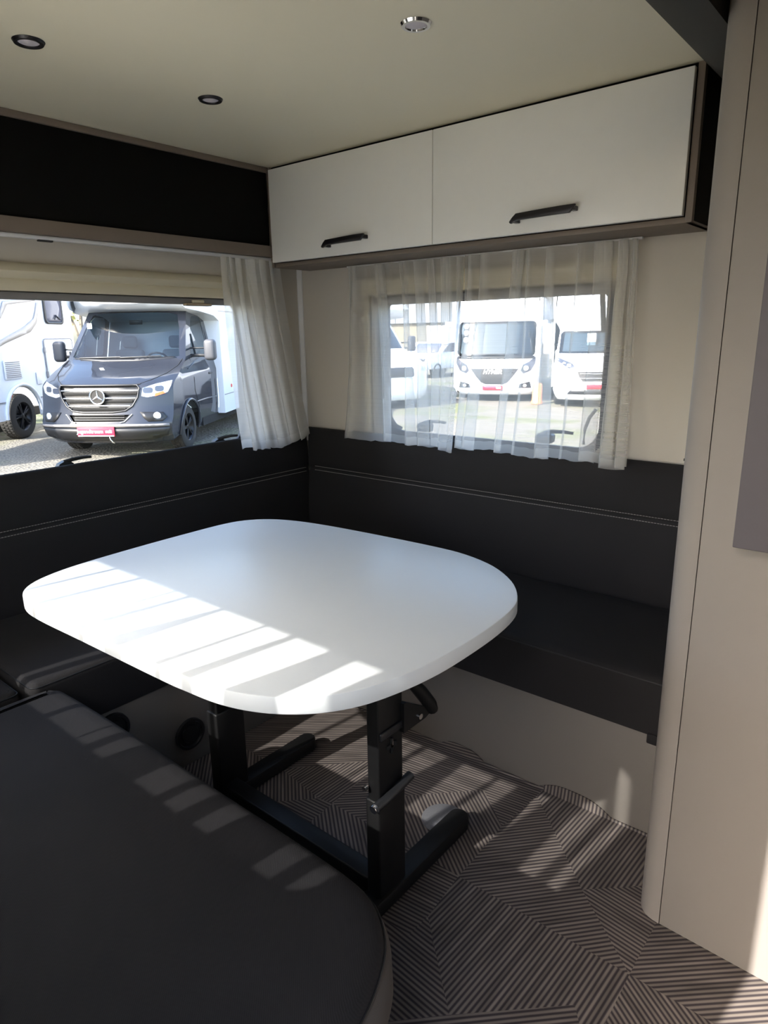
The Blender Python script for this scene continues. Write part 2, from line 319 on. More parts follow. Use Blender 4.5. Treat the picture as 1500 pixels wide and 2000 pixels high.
# floor: striped facets (outlines and stripe angle in degrees), everything else filled on the same 45 degree grid
FAC = [
 ([(-.76, 1.18), (-.335, 1.18), (-.505, 1.33), (-.75, 1.575), (-.765, 1.40)], 48),
 ([(-.75, 1.575), (-.505, 1.33), (-.42, 1.41), (-.33, 1.50), (-.30, 1.66), (-.75, 1.66)], 87),
 ([(-.505, 1.33), (-.335, 1.18), (-.335, 1.34), (-.33, 1.50), (-.42, 1.41)], 174),
 ([(-.335, 1.18), (.10, 1.18), (.10, 1.50), (-.335, 1.50)], 43),
 ([(-.335, 1.18), (.10, 1.18), (.10, .75), (-.33, .75)], 145),
 ([(-.76, 1.18), (-.335, 1.18), (-.33, .98), (-.372, 1.016), (-.396, 1.046), (-.579, .872), (-.749, 1.035)], 87),
 ([(-.396, 1.046), (-.372, 1.016), (-.33, .98), (-.33, .70), (-.75, .70), (-.579, .872)], 45),
 ([(-.76, 1.18), (-.749, 1.035), (-.753, .966), (-.97, .966), (-.97, 1.18)], 6),
 ([(-.749, 1.035), (-.579, .872), (-.75, .70), (-.97, .70), (-.97, .966), (-.753, .966)], 176),
 ([(-1.056, 1.329), (-.884, 1.501), (-.765, 1.40), (-.76, 1.18), (-.96, 1.18)], 143),
 ([(-1.056, 1.329), (-.884, 1.501), (-.765, 1.40), (-.75, 1.575), (-.75, 1.66), (-1.25, 1.66), (-1.239, 1.40)], 8),
 ([(-1.192, 1.181), (-1.20, 1.375), (-1.056, 1.329), (-.96, 1.18)], 43),
 ([(-1.427, 1.197), (-1.239, 1.40), (-1.20, 1.375), (-1.192, 1.181), (-1.24, 1.171)], 87),
 ([(-1.427, 1.197), (-1.239, 1.40), (-1.25, 1.66), (-1.70, 1.66), (-1.70, 1.197)], 40),
 ([(-1.192, 1.181), (-.97, 1.18), (-.97, .70), (-1.185, 1.0)], 140),
 ([(-1.24, 1.171), (-1.192, 1.181), (-1.185, 1.0), (-.97, .70), (-1.40, .70), (-1.342, 1.067)], 5),
 ([(-1.427, 1.197), (-1.24, 1.171), (-1.342, 1.067), (-1.40, .70), (-1.70, .70), (-1.70, 1.197)], 138),
]
def build_floor():
    ext = []
    for poly, _ in FAC: ext += [(poly[i], poly[(i+1) % len(poly)]) for i in range(len(poly))]
    v, f = cdt([(XL, YN), (XE, YN), (XE, 1.606), (XL, 1.606)], [], .12, ext)
    me = bpy.data.meshes.new('floor'); bm = bmesh.new()
    uvl = bm.loops.layers.uv.new('UVMap')
    for face in f:
        c = (sum(v[i][0] for i in face)/3, sum(v[i][1] for i in face)/3); ang = None
        for poly, a in FAC:
            if inside(c, poly): ang = a; break
        if ang is None:
            g = (math.floor((c[0]+.33)/.43), math.floor((c[1]+c[0]*.5)/.36)); ang = [45, 88, 140, 4][(g[0]*5+g[1]*3) % 4]
        t = math.radians(ang); fv = [bm.verts.new((v[i][0], v[i][1], 0)) for i in face]
        bf = bm.faces.new(fv)
        for lp in bf.loops:
            x, y = lp.vert.co.x, lp.vert.co.y
            lp[uvl].uv = (-x*math.sin(t)+y*math.cos(t)+ang*.137, x*math.cos(t)+y*math.sin(t))
    # upturned edge against the bench: three lifted waves
    N = 150; top = []; bot = []
    def lift(x):
        h = .006
        for (c, wd, a) in ((-1.035, .085, .024), (-.655, .11, .030), (-1.33, .05, .015)):
            d = (x-c)/wd
            if abs(d) < 1: h += a*(1-abs(d)**3)**1.2
        return h
    for i in range(N+1):
        x = -1.70+(1.35)*i/N
        row = [(x, 1.606, 0), (x, 1.6075, lift(x)*.45), (x, 1.608, lift(x)), (x, 1.6125, lift(x)-.001), (x, 1.6125, 0)]
        top.append([bm.verts.new(p) for p in row])
    for A, B in zip(top, top[1:]):
        for k in range(4):
            bf = bm.faces.new((A[k], B[k], B[k+1], A[k+1])); c = bf.calc_center_median(); ang = 8
            for poly, a in FAC:
                if inside((c.x, 1.60), poly): ang = a; break
            t = math.radians(ang)
            for lp in bf.loops:
                x, y = lp.vert.co.x, lp.vert.co.y+lp.vert.co.z
                lp[uvl].uv = (-x*math.sin(t)+y*math.cos(t)+ang*.137, x*math.cos(t)+y*math.sin(t))
    bmesh.ops.recalc_face_normals(bm, faces=bm.faces)
    bm.to_mesh(me); bm.free(); o = link('floor', me, 'floor'); return tag(o, kind='structure')
build_floor()
tag(box('floor_slab', (XL-.035, YN-.035, -.09), (XE+.035, YR+.035, -.004), 'soot'), kind='structure'); bpy.data.objects['floor_slab'].name = 'trim_4'

# partition (rounded front corner) to the right, with a joint line
def partition():
    y0 = 1.335; out = [(.42, y0), (.42, YR), (-.37, YR)]
    cor = []; r = .05; cx, cyy = -.385+r, y0+.012+r
    for i in range(9):
        a = PI+ (PI/2)*i/8; cor.append((cx+r*math.cos(a), cyy+r*math.sin(a)))
    body = [(-.37, YR), (-.385, YR)]+cor
    pts = [(-.385, YR)]+cor+[(-.3305, y0+.0115)]
    root = prism('wall_partition', pts+[(-.3305, YR)], 'z', 0, ZC, 'column', None, smooth=True)
    tag(root, kind='structure')
    face = prism('panel', [(-.3292, y0+.0115), (-.3292, YR), (.42, YR), (.42, y0-.018)], 'z', 0, ZC, 'column', root, bev=.0015)
    prism('joint', [(-.3306, y0+.0145), (-.3291, y0+.0145), (-.3291, y0+.02), (-.3306, y0+.02)], 'z', 0, ZC, 'darkpanel', root)
partition()
# white corner bead and the pale strip at the right end of the window wall
tag(prism('trim_1', [(XL, YR), (XL+.017, YR), (XL+.017, YR-.006), (XL+.006, YR-.017), (XL, YR-.017)], 'z', .83, 1.60, 'whiteplastic'), kind='structure')
t2 = tag(box('trim_2', (-.607, YR-.010, .915), (-.585, YR, 1.585), 'greybar', None, .002), kind='structure')
box('end_cap', (-.609, YR-.011, .908), (-.585, YR-.001, .915), 'blackplastic', t2)
# dark rounded beam under the ceiling at the right
def beam():
    pts = [(-.386, ZC), (-.586, ZC), (-.582, 1.938), (-.570, 1.920), (-.548, 1.896), (-.520, 1.872), (-.486, 1.848), (-.450, 1.828), (-.415, 1.812), (-.386, 1.802)]
    tag(prism('trim_3', pts, 'y', .55, YR-.001, 'beam', None, smooth=True), kind='structure')
beam()

# ---- windows
def window(name, axis, at, sgn, W, outer, rad, sealw=.03, inner_trim=None):
    """W=(u0,z0,u1,z1); sgn points into the room; parts: outer frame, seal, pane"""
    def P(u, z, d): return (u, at-sgn*d, z) if axis == 'y' else (at-sgn*d, u, z)
    root = None
    u0, z0, u1, z1 = W
    sm = .004
    add = (lambda r, d: [q+d for q in r] if isinstance(r, list) else r+d); mul = (lambda r, d: [q*d for q in r] if isinstance(r, list) else r*d)
    fr = patch(name, rrect(u0-.03, z0-.03, u1+.03, z1+.02, add(rad, .03)), lambda u, z: P(u, z, -.006), 'tan' if inner_trim else 'wall', None, [rrect(u0, z0, u1, z1, rad)], .12, .012, False)
    tag(fr, kind='structure')
    patch('seal', rrect(u0-.004, z0-.004, u1+.004, z1+.004, rad), lambda u, z: P(u, z, .026), 'seal', fr, [rrect(u0+sealw, z0+sealw*.8, u1-sealw, z1-sealw, mul(rad, .85))], .12, .012, False)
    patch('pane', rrect(u0, z0, u1, z1, rad), lambda u, z: P(u, z, .034), 'pane', fr, [], .2, 0, False)
    return fr
win1 = window('window_1', 'x', XL, 1, LW, None, LR, .024, True)
win2 = window('window_2', 'y', YR, -1, RW, None, RR, .034)
win3 = window('window_3', 'y', YN, 1, NW, None, .05, .01)
tag(patch('window_4', rrect(*FW, .1), lambda y, z: (XE+.02, y, z), 'pane', None, [], .3, 0, False), kind='structure')  # unseen pane in the cab opening added for light
# window_1 furniture: cream blind cassette with two rolls, grey pull bar, catches
prism('blind_cassette', [(XL, 1.535), (XL+.012, 1.535), (XL+.030, 1.527), (XL+.040, 1.508), (XL+.034, 1.492), (XL+.024, 1.486), (XL+.030, 1.478), (XL+.032, 1.462), (XL+.030, 1.449), (XL, 1.449)], 'y', .05, 1.93, 'cream', win1, smooth=True)
o = bpy.data.objects['blind_cassette']
box('blind_bar', (XL-.004, .25, 1.424), (XL+.020, 1.90, 1.447), 'greybar', win1, .003)
box('blind_pull', (XL+.012, 1.575, 1.418), (XL+.040, 1.69, 1.428), 'tan', win1, .003); box('blind_pull_clip', (XL+.010, 1.61, 1.4285), (XL+.034, 1.66, 1.440), 'cream', win1, .003)
def catch(parent, P, flip=1, m='blackplastic'):
    """black window catch: hooked base and a long lever; P maps (along, out, up) to the wall"""
    bm = bmesh.new()
    out = [(-.030, 0), (-.034, .018), (-.026, .030), (-.006, .038), (.010, .036), (.022, .026), (.020, .006), (.012, 0)]
    A = [bm.verts.new(P(flip*u, .006, z)) for u, z in out]; B = [bm.verts.new(P(flip*u, .030, z)) for u, z in out]
    bm.faces.new(A); bm.faces.new(B)
    for i in range(len(out)): bm.faces.new((A[i], A[(i+1) % 8], B[(i+1) % 8], B[i]))
    base = from_bm('catch', bm, m, parent)
    bm = bmesh.new(); bm_tube(bm, [P(flip*-.008, .022, .034), P(flip*.02, .028, .040), P(flip*.055, .030, .042), P(flip*.085, .030, .040)], [.007, .007, .006, .005], 8)
    from_bm('catch_lever', bm, m, base, True)
for yy in (1.06, 1.70): catch(win1, lambda u, d, z, yy=yy: (XL-.014+d, yy+u, .862+z if yy > 1.5 else .864+z))
# window_2 furniture
prism('blind_cassette', [(YR, 1.53), (YR-.014, 1.53), (YR-.032, 1.520), (YR-.040, 1.503), (YR-.034, 1.487), (YR-.024, 1.481), (YR-.030, 1.472), (YR-.032, 1.455), (YR, 1.449)], 'x', -1.905, -.835, 'cream', win2, smooth=True)
box('blind_bar', (-1.86, YR-.020, 1.420), (-.86, YR+.004, 1.446), 'greybar', win2, .003)
box('blind_pull', (-1.375, YR-.040, 1.420), (-1.285, YR-.012, 1.431), 'tan', win2, .003)
for sx, nm in ((-1.895, 0), (-.845, 1)):
    box('blind_side_rail', (sx-.014, YR-.022, .868), (sx+.014, YR, 1.45), 'cream', win2, .004)
box('blind_sill', (-1.905, YR-.022, .858), (-.835, YR, .882), 'cream', win2, .004)
for xx in (-1.60, -1.075): catch(win2, lambda u, d, z, xx=xx: (xx+u*1.2, YR+.012-d, .922+z*1.1), 1, 'blackplastic')
bm = bmesh.new(); bm_tube(bm, [(-1.80, YR+.01, 1.02), (-1.80, YR+.01, 1.33)], .006); bm_tube(bm, [(-1.80, YR+.012, 1.0), (-1.795, YR+.012, .965), (-1.77, YR+.012, .935), (-1.74, YR+.012, .925)], .006)
from_bm('stay_arm', bm, 'greybar', win2, True)
bm = bmesh.new(); bm_tube(bm, [(-.912, YR+.01, 1.42), (-.900, YR+.01, 1.30)], .009); bm_tube(bm, [(-.905, YR+.0, 1.05), (-.925, YR-.004, 1.02), (-.938, YR-.004, .98), (-.940, YR-.004, .93)], .006)
from_bm('stay_arm', bm, 'blackplastic', win2, True)

# ================================================================ FURNITURE
# ---- dining table
TO = [(-1.562, .583), (-1.476, .574), (-1.29, .580), (-1.03, .588), (-.949, .593), (-.871, .602), (-.807, .622), (-.755, .652), (-.712, .692), (-.678, .745), (-.657, .808), (-.643, .878), (-.636, .96), (-.637, 1.1), (-.650, 1.207), (-.676, 1.272), (-.732, 1.345), (-.82, 1.411), (-.925, 1.448), (-1.035, 1.456), (-1.25, 1.447), (-1.42, 1.433), (-1.537, 1.412), (-1.622, 1.376), (-1.676, 1.318), (-1.697, 1.245), (-1.700, 1.12), (-1.697, .96), (-1.685, .784), (-1.662, .682), (-1.622, .617)]
T = thing('dining_table', 'white laminate dining table with rounded corners on black folding legs', 'table', (-1.13, 1.01, 0))
def sub(o, p):                     # parent while keeping world-built coordinates
    o.parent = p
    if p.type == 'EMPTY' and tuple(p.location) != (0, 0, 0): o.data.transform(Matrix.Translation(-Vector(p.location)))
    return o
loop = smooth_loop(TO, 4)
top = prism('table_top', loop, 'z', .7025, .735, 'table', None, bev=.003, seg=2); sub(top, T)
def post(x, side):
    w = .034 if side > 0 else .040
    lo = sub(box('lower_post', (x-w/2-.003, .968, .02), (x+w/2+.003, 1.062, .300), 'black', None, .004), T)
    hi = sub(box('upper_post', (x-w/2, .973, .298), (x+w/2, 1.058, .690), 'black', None, .004), T)
    # foot: rounded bar running along Y
    bm = bmesh.new(); pts = rrect(x-.027, .70, x+.027, 1.345, .026)
    ft = sub(prism('foot', pts, 'z', .004, .046, 'black', None, bev=.006), T)
    hb = sub(box('top_bracket', (x-.03, .80, .684), (x+.03, 1.24, .7015), 'black', None, .003), T)
post(-.8535, 1); post(-1.438, -1)
sub(box('crossbar', (-1.42, .972, .030), (-.875, 1.022, .078), 'black', None, .005), T)
sub(box('upper_crossbar', (-1.42, .995, .600), (-.875, 1.035, .640), 'black', None, .004), T)
# hinge rod with its bolt, lock plates, cross-shaped window in the post, lever
rod = sub(tube('hinge_rod', [(-.832, .955, .300), (-.829, .985, .304), (-.828, 1.075, .318)], .011, 'blackplastic', None, 12), T)
bolt = sub(tube('bolt', [(-.836, .9625, .298), (-.836, .950, .296)], .010, 'chrome', None, 12), T)
sub(tube('bolt', [(-.868, .966, .330), (-.868, .957, .330)], .006, 'chrome', None, 8), T)
sub(tube('bolt', [(-1.455, .968, .440), (-1.455, .958, .440)], .006, 'chrome', None, 8), T)
sub(box('catch_bar', (-.8365, .976, .452), (-.831, 1.056, .470), 'blackplastic', None, .002, mtx=Matrix.Translation((0, 0, 0))), T)
bm = bmesh.new(); bm_box(bm, (-.8360, 1.000, .420), (-.8325, 1.032, .429)); bm_box(bm, (-.8360, 1.012, .406), (-.8325, 1.020, .443)); sub(from_bm('cross_slot', bm, 'soot'), T)
sub(box('cross_tab', (-.8340, 1.014, .425), (-.8310, 1.018, .440), 'chrome'), T)
br = prism('lever_bracket', [(1.050, .440), (1.050, .512), (1.060, .512), (1.140, .462), (1.146, .444), (1.130, .440)], 'x', -.838, -.826, 'black'); sub(br, T)
lv = tube('release_lever', [(-.824, 1.156, .450), (-.824, 1.146, .470), (-.826, 1.112, .515), (-.830, 1.070, .565), (-.836, 1.035, .620), (-.84, 1.02, .680)], [.013, .016, .016, .012, .011, .011], 'black', None, 10); sub(lv, T)
sub(tube('bolt', [(-.832, 1.108, .455), (-.822, 1.108, .455)], .007, 'chrome', None, 10), T)
# felt disc under the foot end
tag(lathe('felt_disc', [(0, .0035), (.057, .0035), (.060, .002), (.060, 0), (0, 0)], 'felt', None, 32, Matrix.Translation((-.907, 1.325, .0006))), 'round grey felt pad on the floor under the table foot', 'pad')

# ---- benches
def poly_base(name, a, b, label): 
    o = box(name, a, b, 'bench', None, .002); return tag(o, label, 'bench')
RB = poly_base('bench_base', (-1.667, 1.613, 0), (-.392, 2.17, .298), 'beige bench box standing under the right window seat')
LB = thing('bench_base', 'dark shadowed bench box on the left with round black vents', 'bench', (-1.98, 1.1, 0))
sub(box('side_panel', (-2.29, .02, .001), (-1.672, 2.16, .2985), 'bench', None, .002), LB)
def vent(y, z, r, rz=1.0):
    v = lathe('vent', [(0, .006), (r*.55, .006), (r*.60, .002), (r*.8, .002), (r*.85, .010), (r, .010), (r*1.03, 0), (0, 0)], 'blackplastic', None, 28, Matrix.Translation((-1.6725, y, z)) @ Matrix.Rotation(PI/2, 4, 'Y'))
    sub(v, LB)
vent(1.042, .106, .050); vent(.80, .238, .050)
NB = poly_base('bench_base', (-1.655, .03, .001), (-.50, .60, .285), 'beige bench box under the near seat at bottom left')

def cushion(name, x0, y0, x1, y1, z0, z1, rad, label, bev=.022, crown=.006, m='fabric', seam=True):
    """soft seat slab with rounded plan corners, domed top and a piped seam"""
    pts = rrect(x0, y0, x1, y1, rad, 6); root = thing(name, label, 'seat cushion', ((x0+x1)/2, (y0+y1)/2, z0))
    cx, cy = (x0+x1)/2, (y0+y1)/2; hx, hy = (x1-x0)/2, (y1-y0)/2
    bm = bmesh.new(); rings = []
    prof = [(-.012, 0), (0, .006), (.003, (z1-z0)*.45), (0, z1-z0-bev)]
    for k in range(1, 6):
        a = PI/2*k/5; prof.append((-bev*(1-math.cos(a)), z1-z0-bev+bev*math.sin(a)))
    for off, dz in prof:
        ring = []
        for i, (x, y) in enumerate(pts):
            a, b = Vector(pts[i-1]), Vector(pts[(i+1) % len(pts)]); t = (b-a).normalized(); n = Vector((t.y, -t.x))
            ring.append(bm.verts.new((x+n.x*off, y+n.y*off, z0+dz)))
        rings.append(ring)
    for A, B in zip(rings, rings[1:]):
        for k in range(len(A)): bm.faces.new((A[k], A[(k+1) % len(A)], B[(k+1) % len(A)], B[k]))
    prev = rings[-1]
    for s in (.9, .7, .45, .2):
        ring = [bm.verts.new((cx+(v.co.x-cx)*s, cy+(v.co.y-cy)*s, z1+crown*(1-s*s))) for v in rings[-1]]
        for k in range(len(ring)): bm.faces.new((prev[k], prev[(k+1) % len(ring)], ring[(k+1) % len(ring)], ring[k]))
        prev = ring
    bm.faces.new(prev); bm.faces.new(rings[0][::-1])
    sub(from_bm('cushion_body', bm, m, None, True, 60), root)
    if seam:
        pp = []
        for i, (x, y) in enumerate(pts):
            a, b = Vector(pts[i-1]), Vector(pts[(i+1) % len(pts)]); t = (b-a).normalized(); n = Vector((t.y, -t.x)); pp.append((x+n.x*(-.0035), y+n.y*(-.0035), z1-bev*.52))
        sub(tube('seam', pp, .0022, 'blackplastic', None, 6, True), root)
    return root
cushion('seat_cushion', -2.185, 1.5925, -.392, 2.078, .3005, .462, .02, 'long charcoal seat cushion under the curtained right window')
box('pull_tab', (-.465, 1.586, .285), (-.395, 1.60, .312), 'fabric', None, .003)
pt = bpy.data.objects['pull_tab']; tag(pt, 'short dark fabric tab hanging below the right seat cushion', 'tab')
cushion('seat_cushion', -2.185, .603, -1.660, 1.580, .3005, .462, .025, 'charcoal seat cushion on the left bench, below the clear window')
cushion('seat_cushion', -2.185, .03, -1.674, .585, .3005, .458, .02, 'dark corner seat cushion at the left edge of the frame')
# near seat: tapered rounded cushion, dark top, lighter side panel
def near_seat():
    label = 'large charcoal seat cushion in the foreground with lighter grey end panel'
    root = thing('seat_cushion', label, 'seat cushion', (-1.05, .33, .285)); z0, z1 = .287, .462
    P = [(-1.642, .06), (-1.645, .35), (-1.645, .60), (-1.62, .650), (-1.56, .662), (-1.3, .668), (-1.0, .668), (-.72, .668), (-.60, .660), (-.535, .625), (-.497, .575), (-.470, .50), (-.458, .40), (-.452, .25), (-.455, .10), (-.48, .04), (-.60, .03), (-1.0, .03), (-1.5, .03)]
    pts = smooth_loop(P, 4); n = len(pts); bm = bmesh.new(); bm2 = bmesh.new()
    def off(i, d):
        a, b = Vector(pts[i-1]), Vector(pts[(i+1) % n]); t = (b-a).normalized(); q = Vector((t.y, -t.x)); return pts[i][0]+q.x*d, pts[i][1]+q.y*d
    if sum(pts[i-1][0]*pts[i][1]-pts[i][0]*pts[i-1][1] for i in range(n)) < 0: pts.reverse()
    def ring(b, d, z): return [b.verts.new((*off(i, d), z)) for i in range(n)]
    rs = [ring(bm2, -.02, z0), ring(bm2, .002, z0+.02), ring(bm2, .012, z0+.07), ring(bm2, .010, z1-.05), ring(bm2, .0, z1-.030)]
    rt_ = [ring(bm, .0, z1-.030), ring(bm, -.003, z1-.020), ring(bm, -.010, z1-.010), ring(bm, -.024, z1-.003), ring(bm, -.046, z1)]
    for b, R in ((bm2, rs), (bm, rt_)):
        for A, B in zip(R, R[1:]):
            for k in range(n): b.faces.new((A[k], A[(k+1) % n], B[(k+1) % n], B[k]))
    prev = rt_[-1]
    bm.faces.new(prev); bm2.faces.new(rs[0][::-1])
    sub(from_bm('cushion_top', bm, 'fabric', None, True, 70), root); o = sub(from_bm('side_panel', bm2, 'faux', None, True, 70), root); o['label'] = 'lighter grey upholstered side panel'
    sub(tube('piping', [(*off(i, .0015), z1-.030) for i in range(n)], .0022, 'blackplastic', None, 6, True), root)
near_seat()

def back_cushion(axis, a0, a1, base, topd, z0, z1, label, seam, corner=None):
    """backrest: leaning slab with rounded top and a doubled seam. (d) = distance from its wall; base/topd = front face distance at bottom/top"""
    def P(u, d, z): return (u, YR-d, z) if axis == 'x' else (XL+d, u, z)
    prof = [(.012, z0), (base-.01, z0), (base, z0+.02)]
    zs = seam
    fr = lambda z: base+(topd-base)*(z-z0)/(z1-z0)
    prof += [(fr(z)+.008*math.sin(PI*(z-z0)/(zs-z0)), z) for z in [z0+.06+(zs-.012-z0-.06)*k/5 for k in range(6)]]
    prof += [(fr(zs)-.0035, zs-.004), (fr(zs)-.0045, zs), (fr(zs)-.0035, zs+.004)]
    prof += [(fr(z)+.006*math.sin(PI*(z-zs)/(z1-zs)), z) for z in [zs+.012+(z1-.035-zs-.012)*k/4 for k in range(5)]]
    for k in range(1, 8):
        a = PI*k/8; h = (fr(z1)-.015)/2; prof.append((.015+h+h*math.cos(a), z1-.035+.035*math.sin(a)))
    prof.append((.012, z1-.05))
    root = thing('back_cushion', label, 'back cushion', P((a0+a1)/2, .05, z0)); bm = bmesh.new(); N = 40; R = []
    for i in range(N+1):
        u = a0+(a1-a0)*i/N; e = (N-i); sh = [.014, .004, 0][min(e, 2)] if not corner else 0
        U = lambda z: u if i or not corner else corner(z)
        R.append([bm.verts.new(P(U(z), max(.01, d-sh*(d > .02)), z-sh*(z > z1-.03)+.0015*noise.noise(Vector((u*5, z*5, 0))))) for d, z in prof])
    for A, B in zip(R, R[1:]):
        for k in range(len(prof)): bm.faces.new((A[k], A[(k+1) % len(prof)], B[(k+1) % len(prof)], B[k]))
    bm.faces.new(R[0]); bm.faces.new(R[-1][::-1])
    sub(from_bm('cushion_body', bm, 'fabric', None, True, 60), root)
    bm = bmesh.new(); n = int((a1-a0-.04)/.0095)
    for s in (-.0085, .0085):
        for i in range(n):
            u = a0+.02+i*.0095; d = fr(zs+s)+.0018; hw = .0007
            q = [P(u, d, zs+s-hw), P(u+.0068, d, zs+s-hw), P(u+.0068, d, zs+s+hw), P(u, d, zs+s+hw)]
            q2 = [P(u, d-.003, zs+s-hw), P(u+.0068, d-.003, zs+s-hw), P(u+.0068, d-.003, zs+s+hw), P(u, d-.003, zs+s+hw)]
            A = [bm.verts.new(p) for p in q]; B = [bm.verts.new(p) for p in q2]; bm.faces.new(A)
            for k in range(4): bm.faces.new((A[k], B[k], B[(k+1) % 4], A[(k+1) % 4]))
    st = sub(from_bm('stitching', bm, 'stitch'), root); st['kind'] = 'stuff'
back_cushion('x', -2.19, -.392, .115, .058, .405, .900, 'long dark grey backrest below the curtained right window', .723, corner=lambda z: XL+.108+(.070-.108)*(z-.405)/.49+.010 if z < .89 else XL+.06)
back_cushion('y', .03, 2.14, .108, .070, .405, .893, 'long black backrest on the left below the clear window', .714)

# ---- wall cabinet over the right window
YC = 1.985
CB = thing('wall_cabinet', 'white two-door overhead cabinet with taupe frame above the right window', 'cabinet', (-1.42, 2.09, 1.575))
sub(box('bottom_panel', (-2.215, YC+.004, 1.575), (-.592, YR-.001, 1.590), 'taupe', None, .001), CB)
sub(box('top_rail', (-2.215, YC+.004, 1.935), (-.592, YR-.001, ZC-.001), 'darkpanel'), CB)
sub(box('side_panel', (-.608, YC-.002, 1.575), (-.590, YR-.001, ZC-.001), 'taupe', None, .001), CB)
sub(box('side_panel', (-2.232, YC-.006, 1.575), (-2.214, YR-.001, ZC-.001), 'taupe', None, .001), CB)
sub(box('back_board', (-2.214, YC+.03, 1.590), (-.608, YC+.04, 1.935), 'darkpanel'), CB)
e_ = sub(box('side_shade', (-.5898, YC+.016, 1.580), (-.5885, YR-.001, ZC-.001), 'darkpanel'), CB); e_['label'] = 'cabinet end face with its shade painted dark brown'  # thin dark sheet stands in for the shade on the cabinet end
HO = [(0, -.016), (.010, -.004), (.022, .006), (.10, .009), (.165, .011), (.210, .011), (.200, -.004), (.192, -.011), (.165, -.011), (.09, -.012), (.026, -.013), (.014, -.018), (.004, -.021)]
def cab_door(x0, x1, hx):
    d = sub(box('door', (x0, YC-.016, 1.592), (x1, YC+.0035, 1.938), 'door', None, .0015), CB)
    pts = [(hx+x, 1.640+z) for x, z in HO]
    h = prism('handle', pts, 'y', YC-.052, YC-.040, 'handle', None, bev=.002)
    bm = bmesh.new(); bm.from_mesh(h.data); bm_box(bm, (hx+.004, YC-.042, 1.622), (hx+.020, YC-.0155, 1.636), .002); bm_box(bm, (hx+.188, YC-.042, 1.636), (hx+.204, YC-.0155, 1.649), .002)
    bm.to_mesh(h.data); bm.free(); h.parent = d; h.data.transform(Matrix.Translation(-Vector(CB.location)))
cab_door(-2.2125, -1.4145, -1.900); cab_door(-1.4115, -.6115, -1.105)

# ---- long overhead locker front on the left wall
OL = thing('overhead_locker', 'long black overhead locker front with taupe rails on the left', 'locker', (-2.25, 1.0, 1.612))
sub(box('locker_door', (XL+.001, .05, 1.655), (XL+.066, YC-.008, 1.932), 'darkpanel', None, .001), OL)
sub(box('top_rail', (XL+.001, .05, 1.930), (XL+.078, YC-.007, ZC-.001), 'taupe', None, .001), OL)
sub(box('bottom_rail', (XL+.001, .05, 1.614), (XL+.082, YC-.007, 1.657), 'taupe', None, .001), OL)
cr = sub(box('curtain_rail', (XL+.040, .05, 1.602), (XL+.062, YR-.03, 1.6135), 'whiteplastic', None, .002), OL)
sub(box('rail_glider', (XL+.044, 1.045, 1.597), (XL+.058, 1.09, 1.603), 'blackplastic', None, .001), OL)
tag(box('curtain_rail', (-1.98, YR-.040, 1.5665), (-.78, YR-.026, 1.5745), 'whiteplastic', None, .002), 'thin white curtain rail under the overhead cabinet', 'curtain rail')

# ---- recessed ceiling lights
def downlight(x, y, m, label):
    t = thing('ceiling_light', label, 'ceiling light', (x, y, ZC), 0)
    a = lathe('ring', [(.0225, -.0015), (.024, -.006), (.031, -.006), (.0345, -.0005), (.030, .0)], m, t, 40)
    b = lathe('lens', [(0, -.0035), (.020, -.0035), (.0245, -.0015), (.0245, .0)], 'lens', t, 32)
downlight(-1.713, .835, 'handle', 'dark-rimmed round ceiling light at the upper left, nearest the frame edge')
downlight(-1.729, 1.34, 'handle', 'small dark-rimmed round ceiling light above the far end of the table')
downlight(-1.010, 1.345, 'chrome', 'shiny chrome-rimmed round ceiling light at the top centre')

# ---- dark grey panel on the partition
gp = box('wall_panel', (-.262, 1.292, .921), (.30, 1.3285, 1.60), 'greypanel', None, .002); tag(gp, 'dark grey flat panel fixed to the beige partition on the right', 'panel')

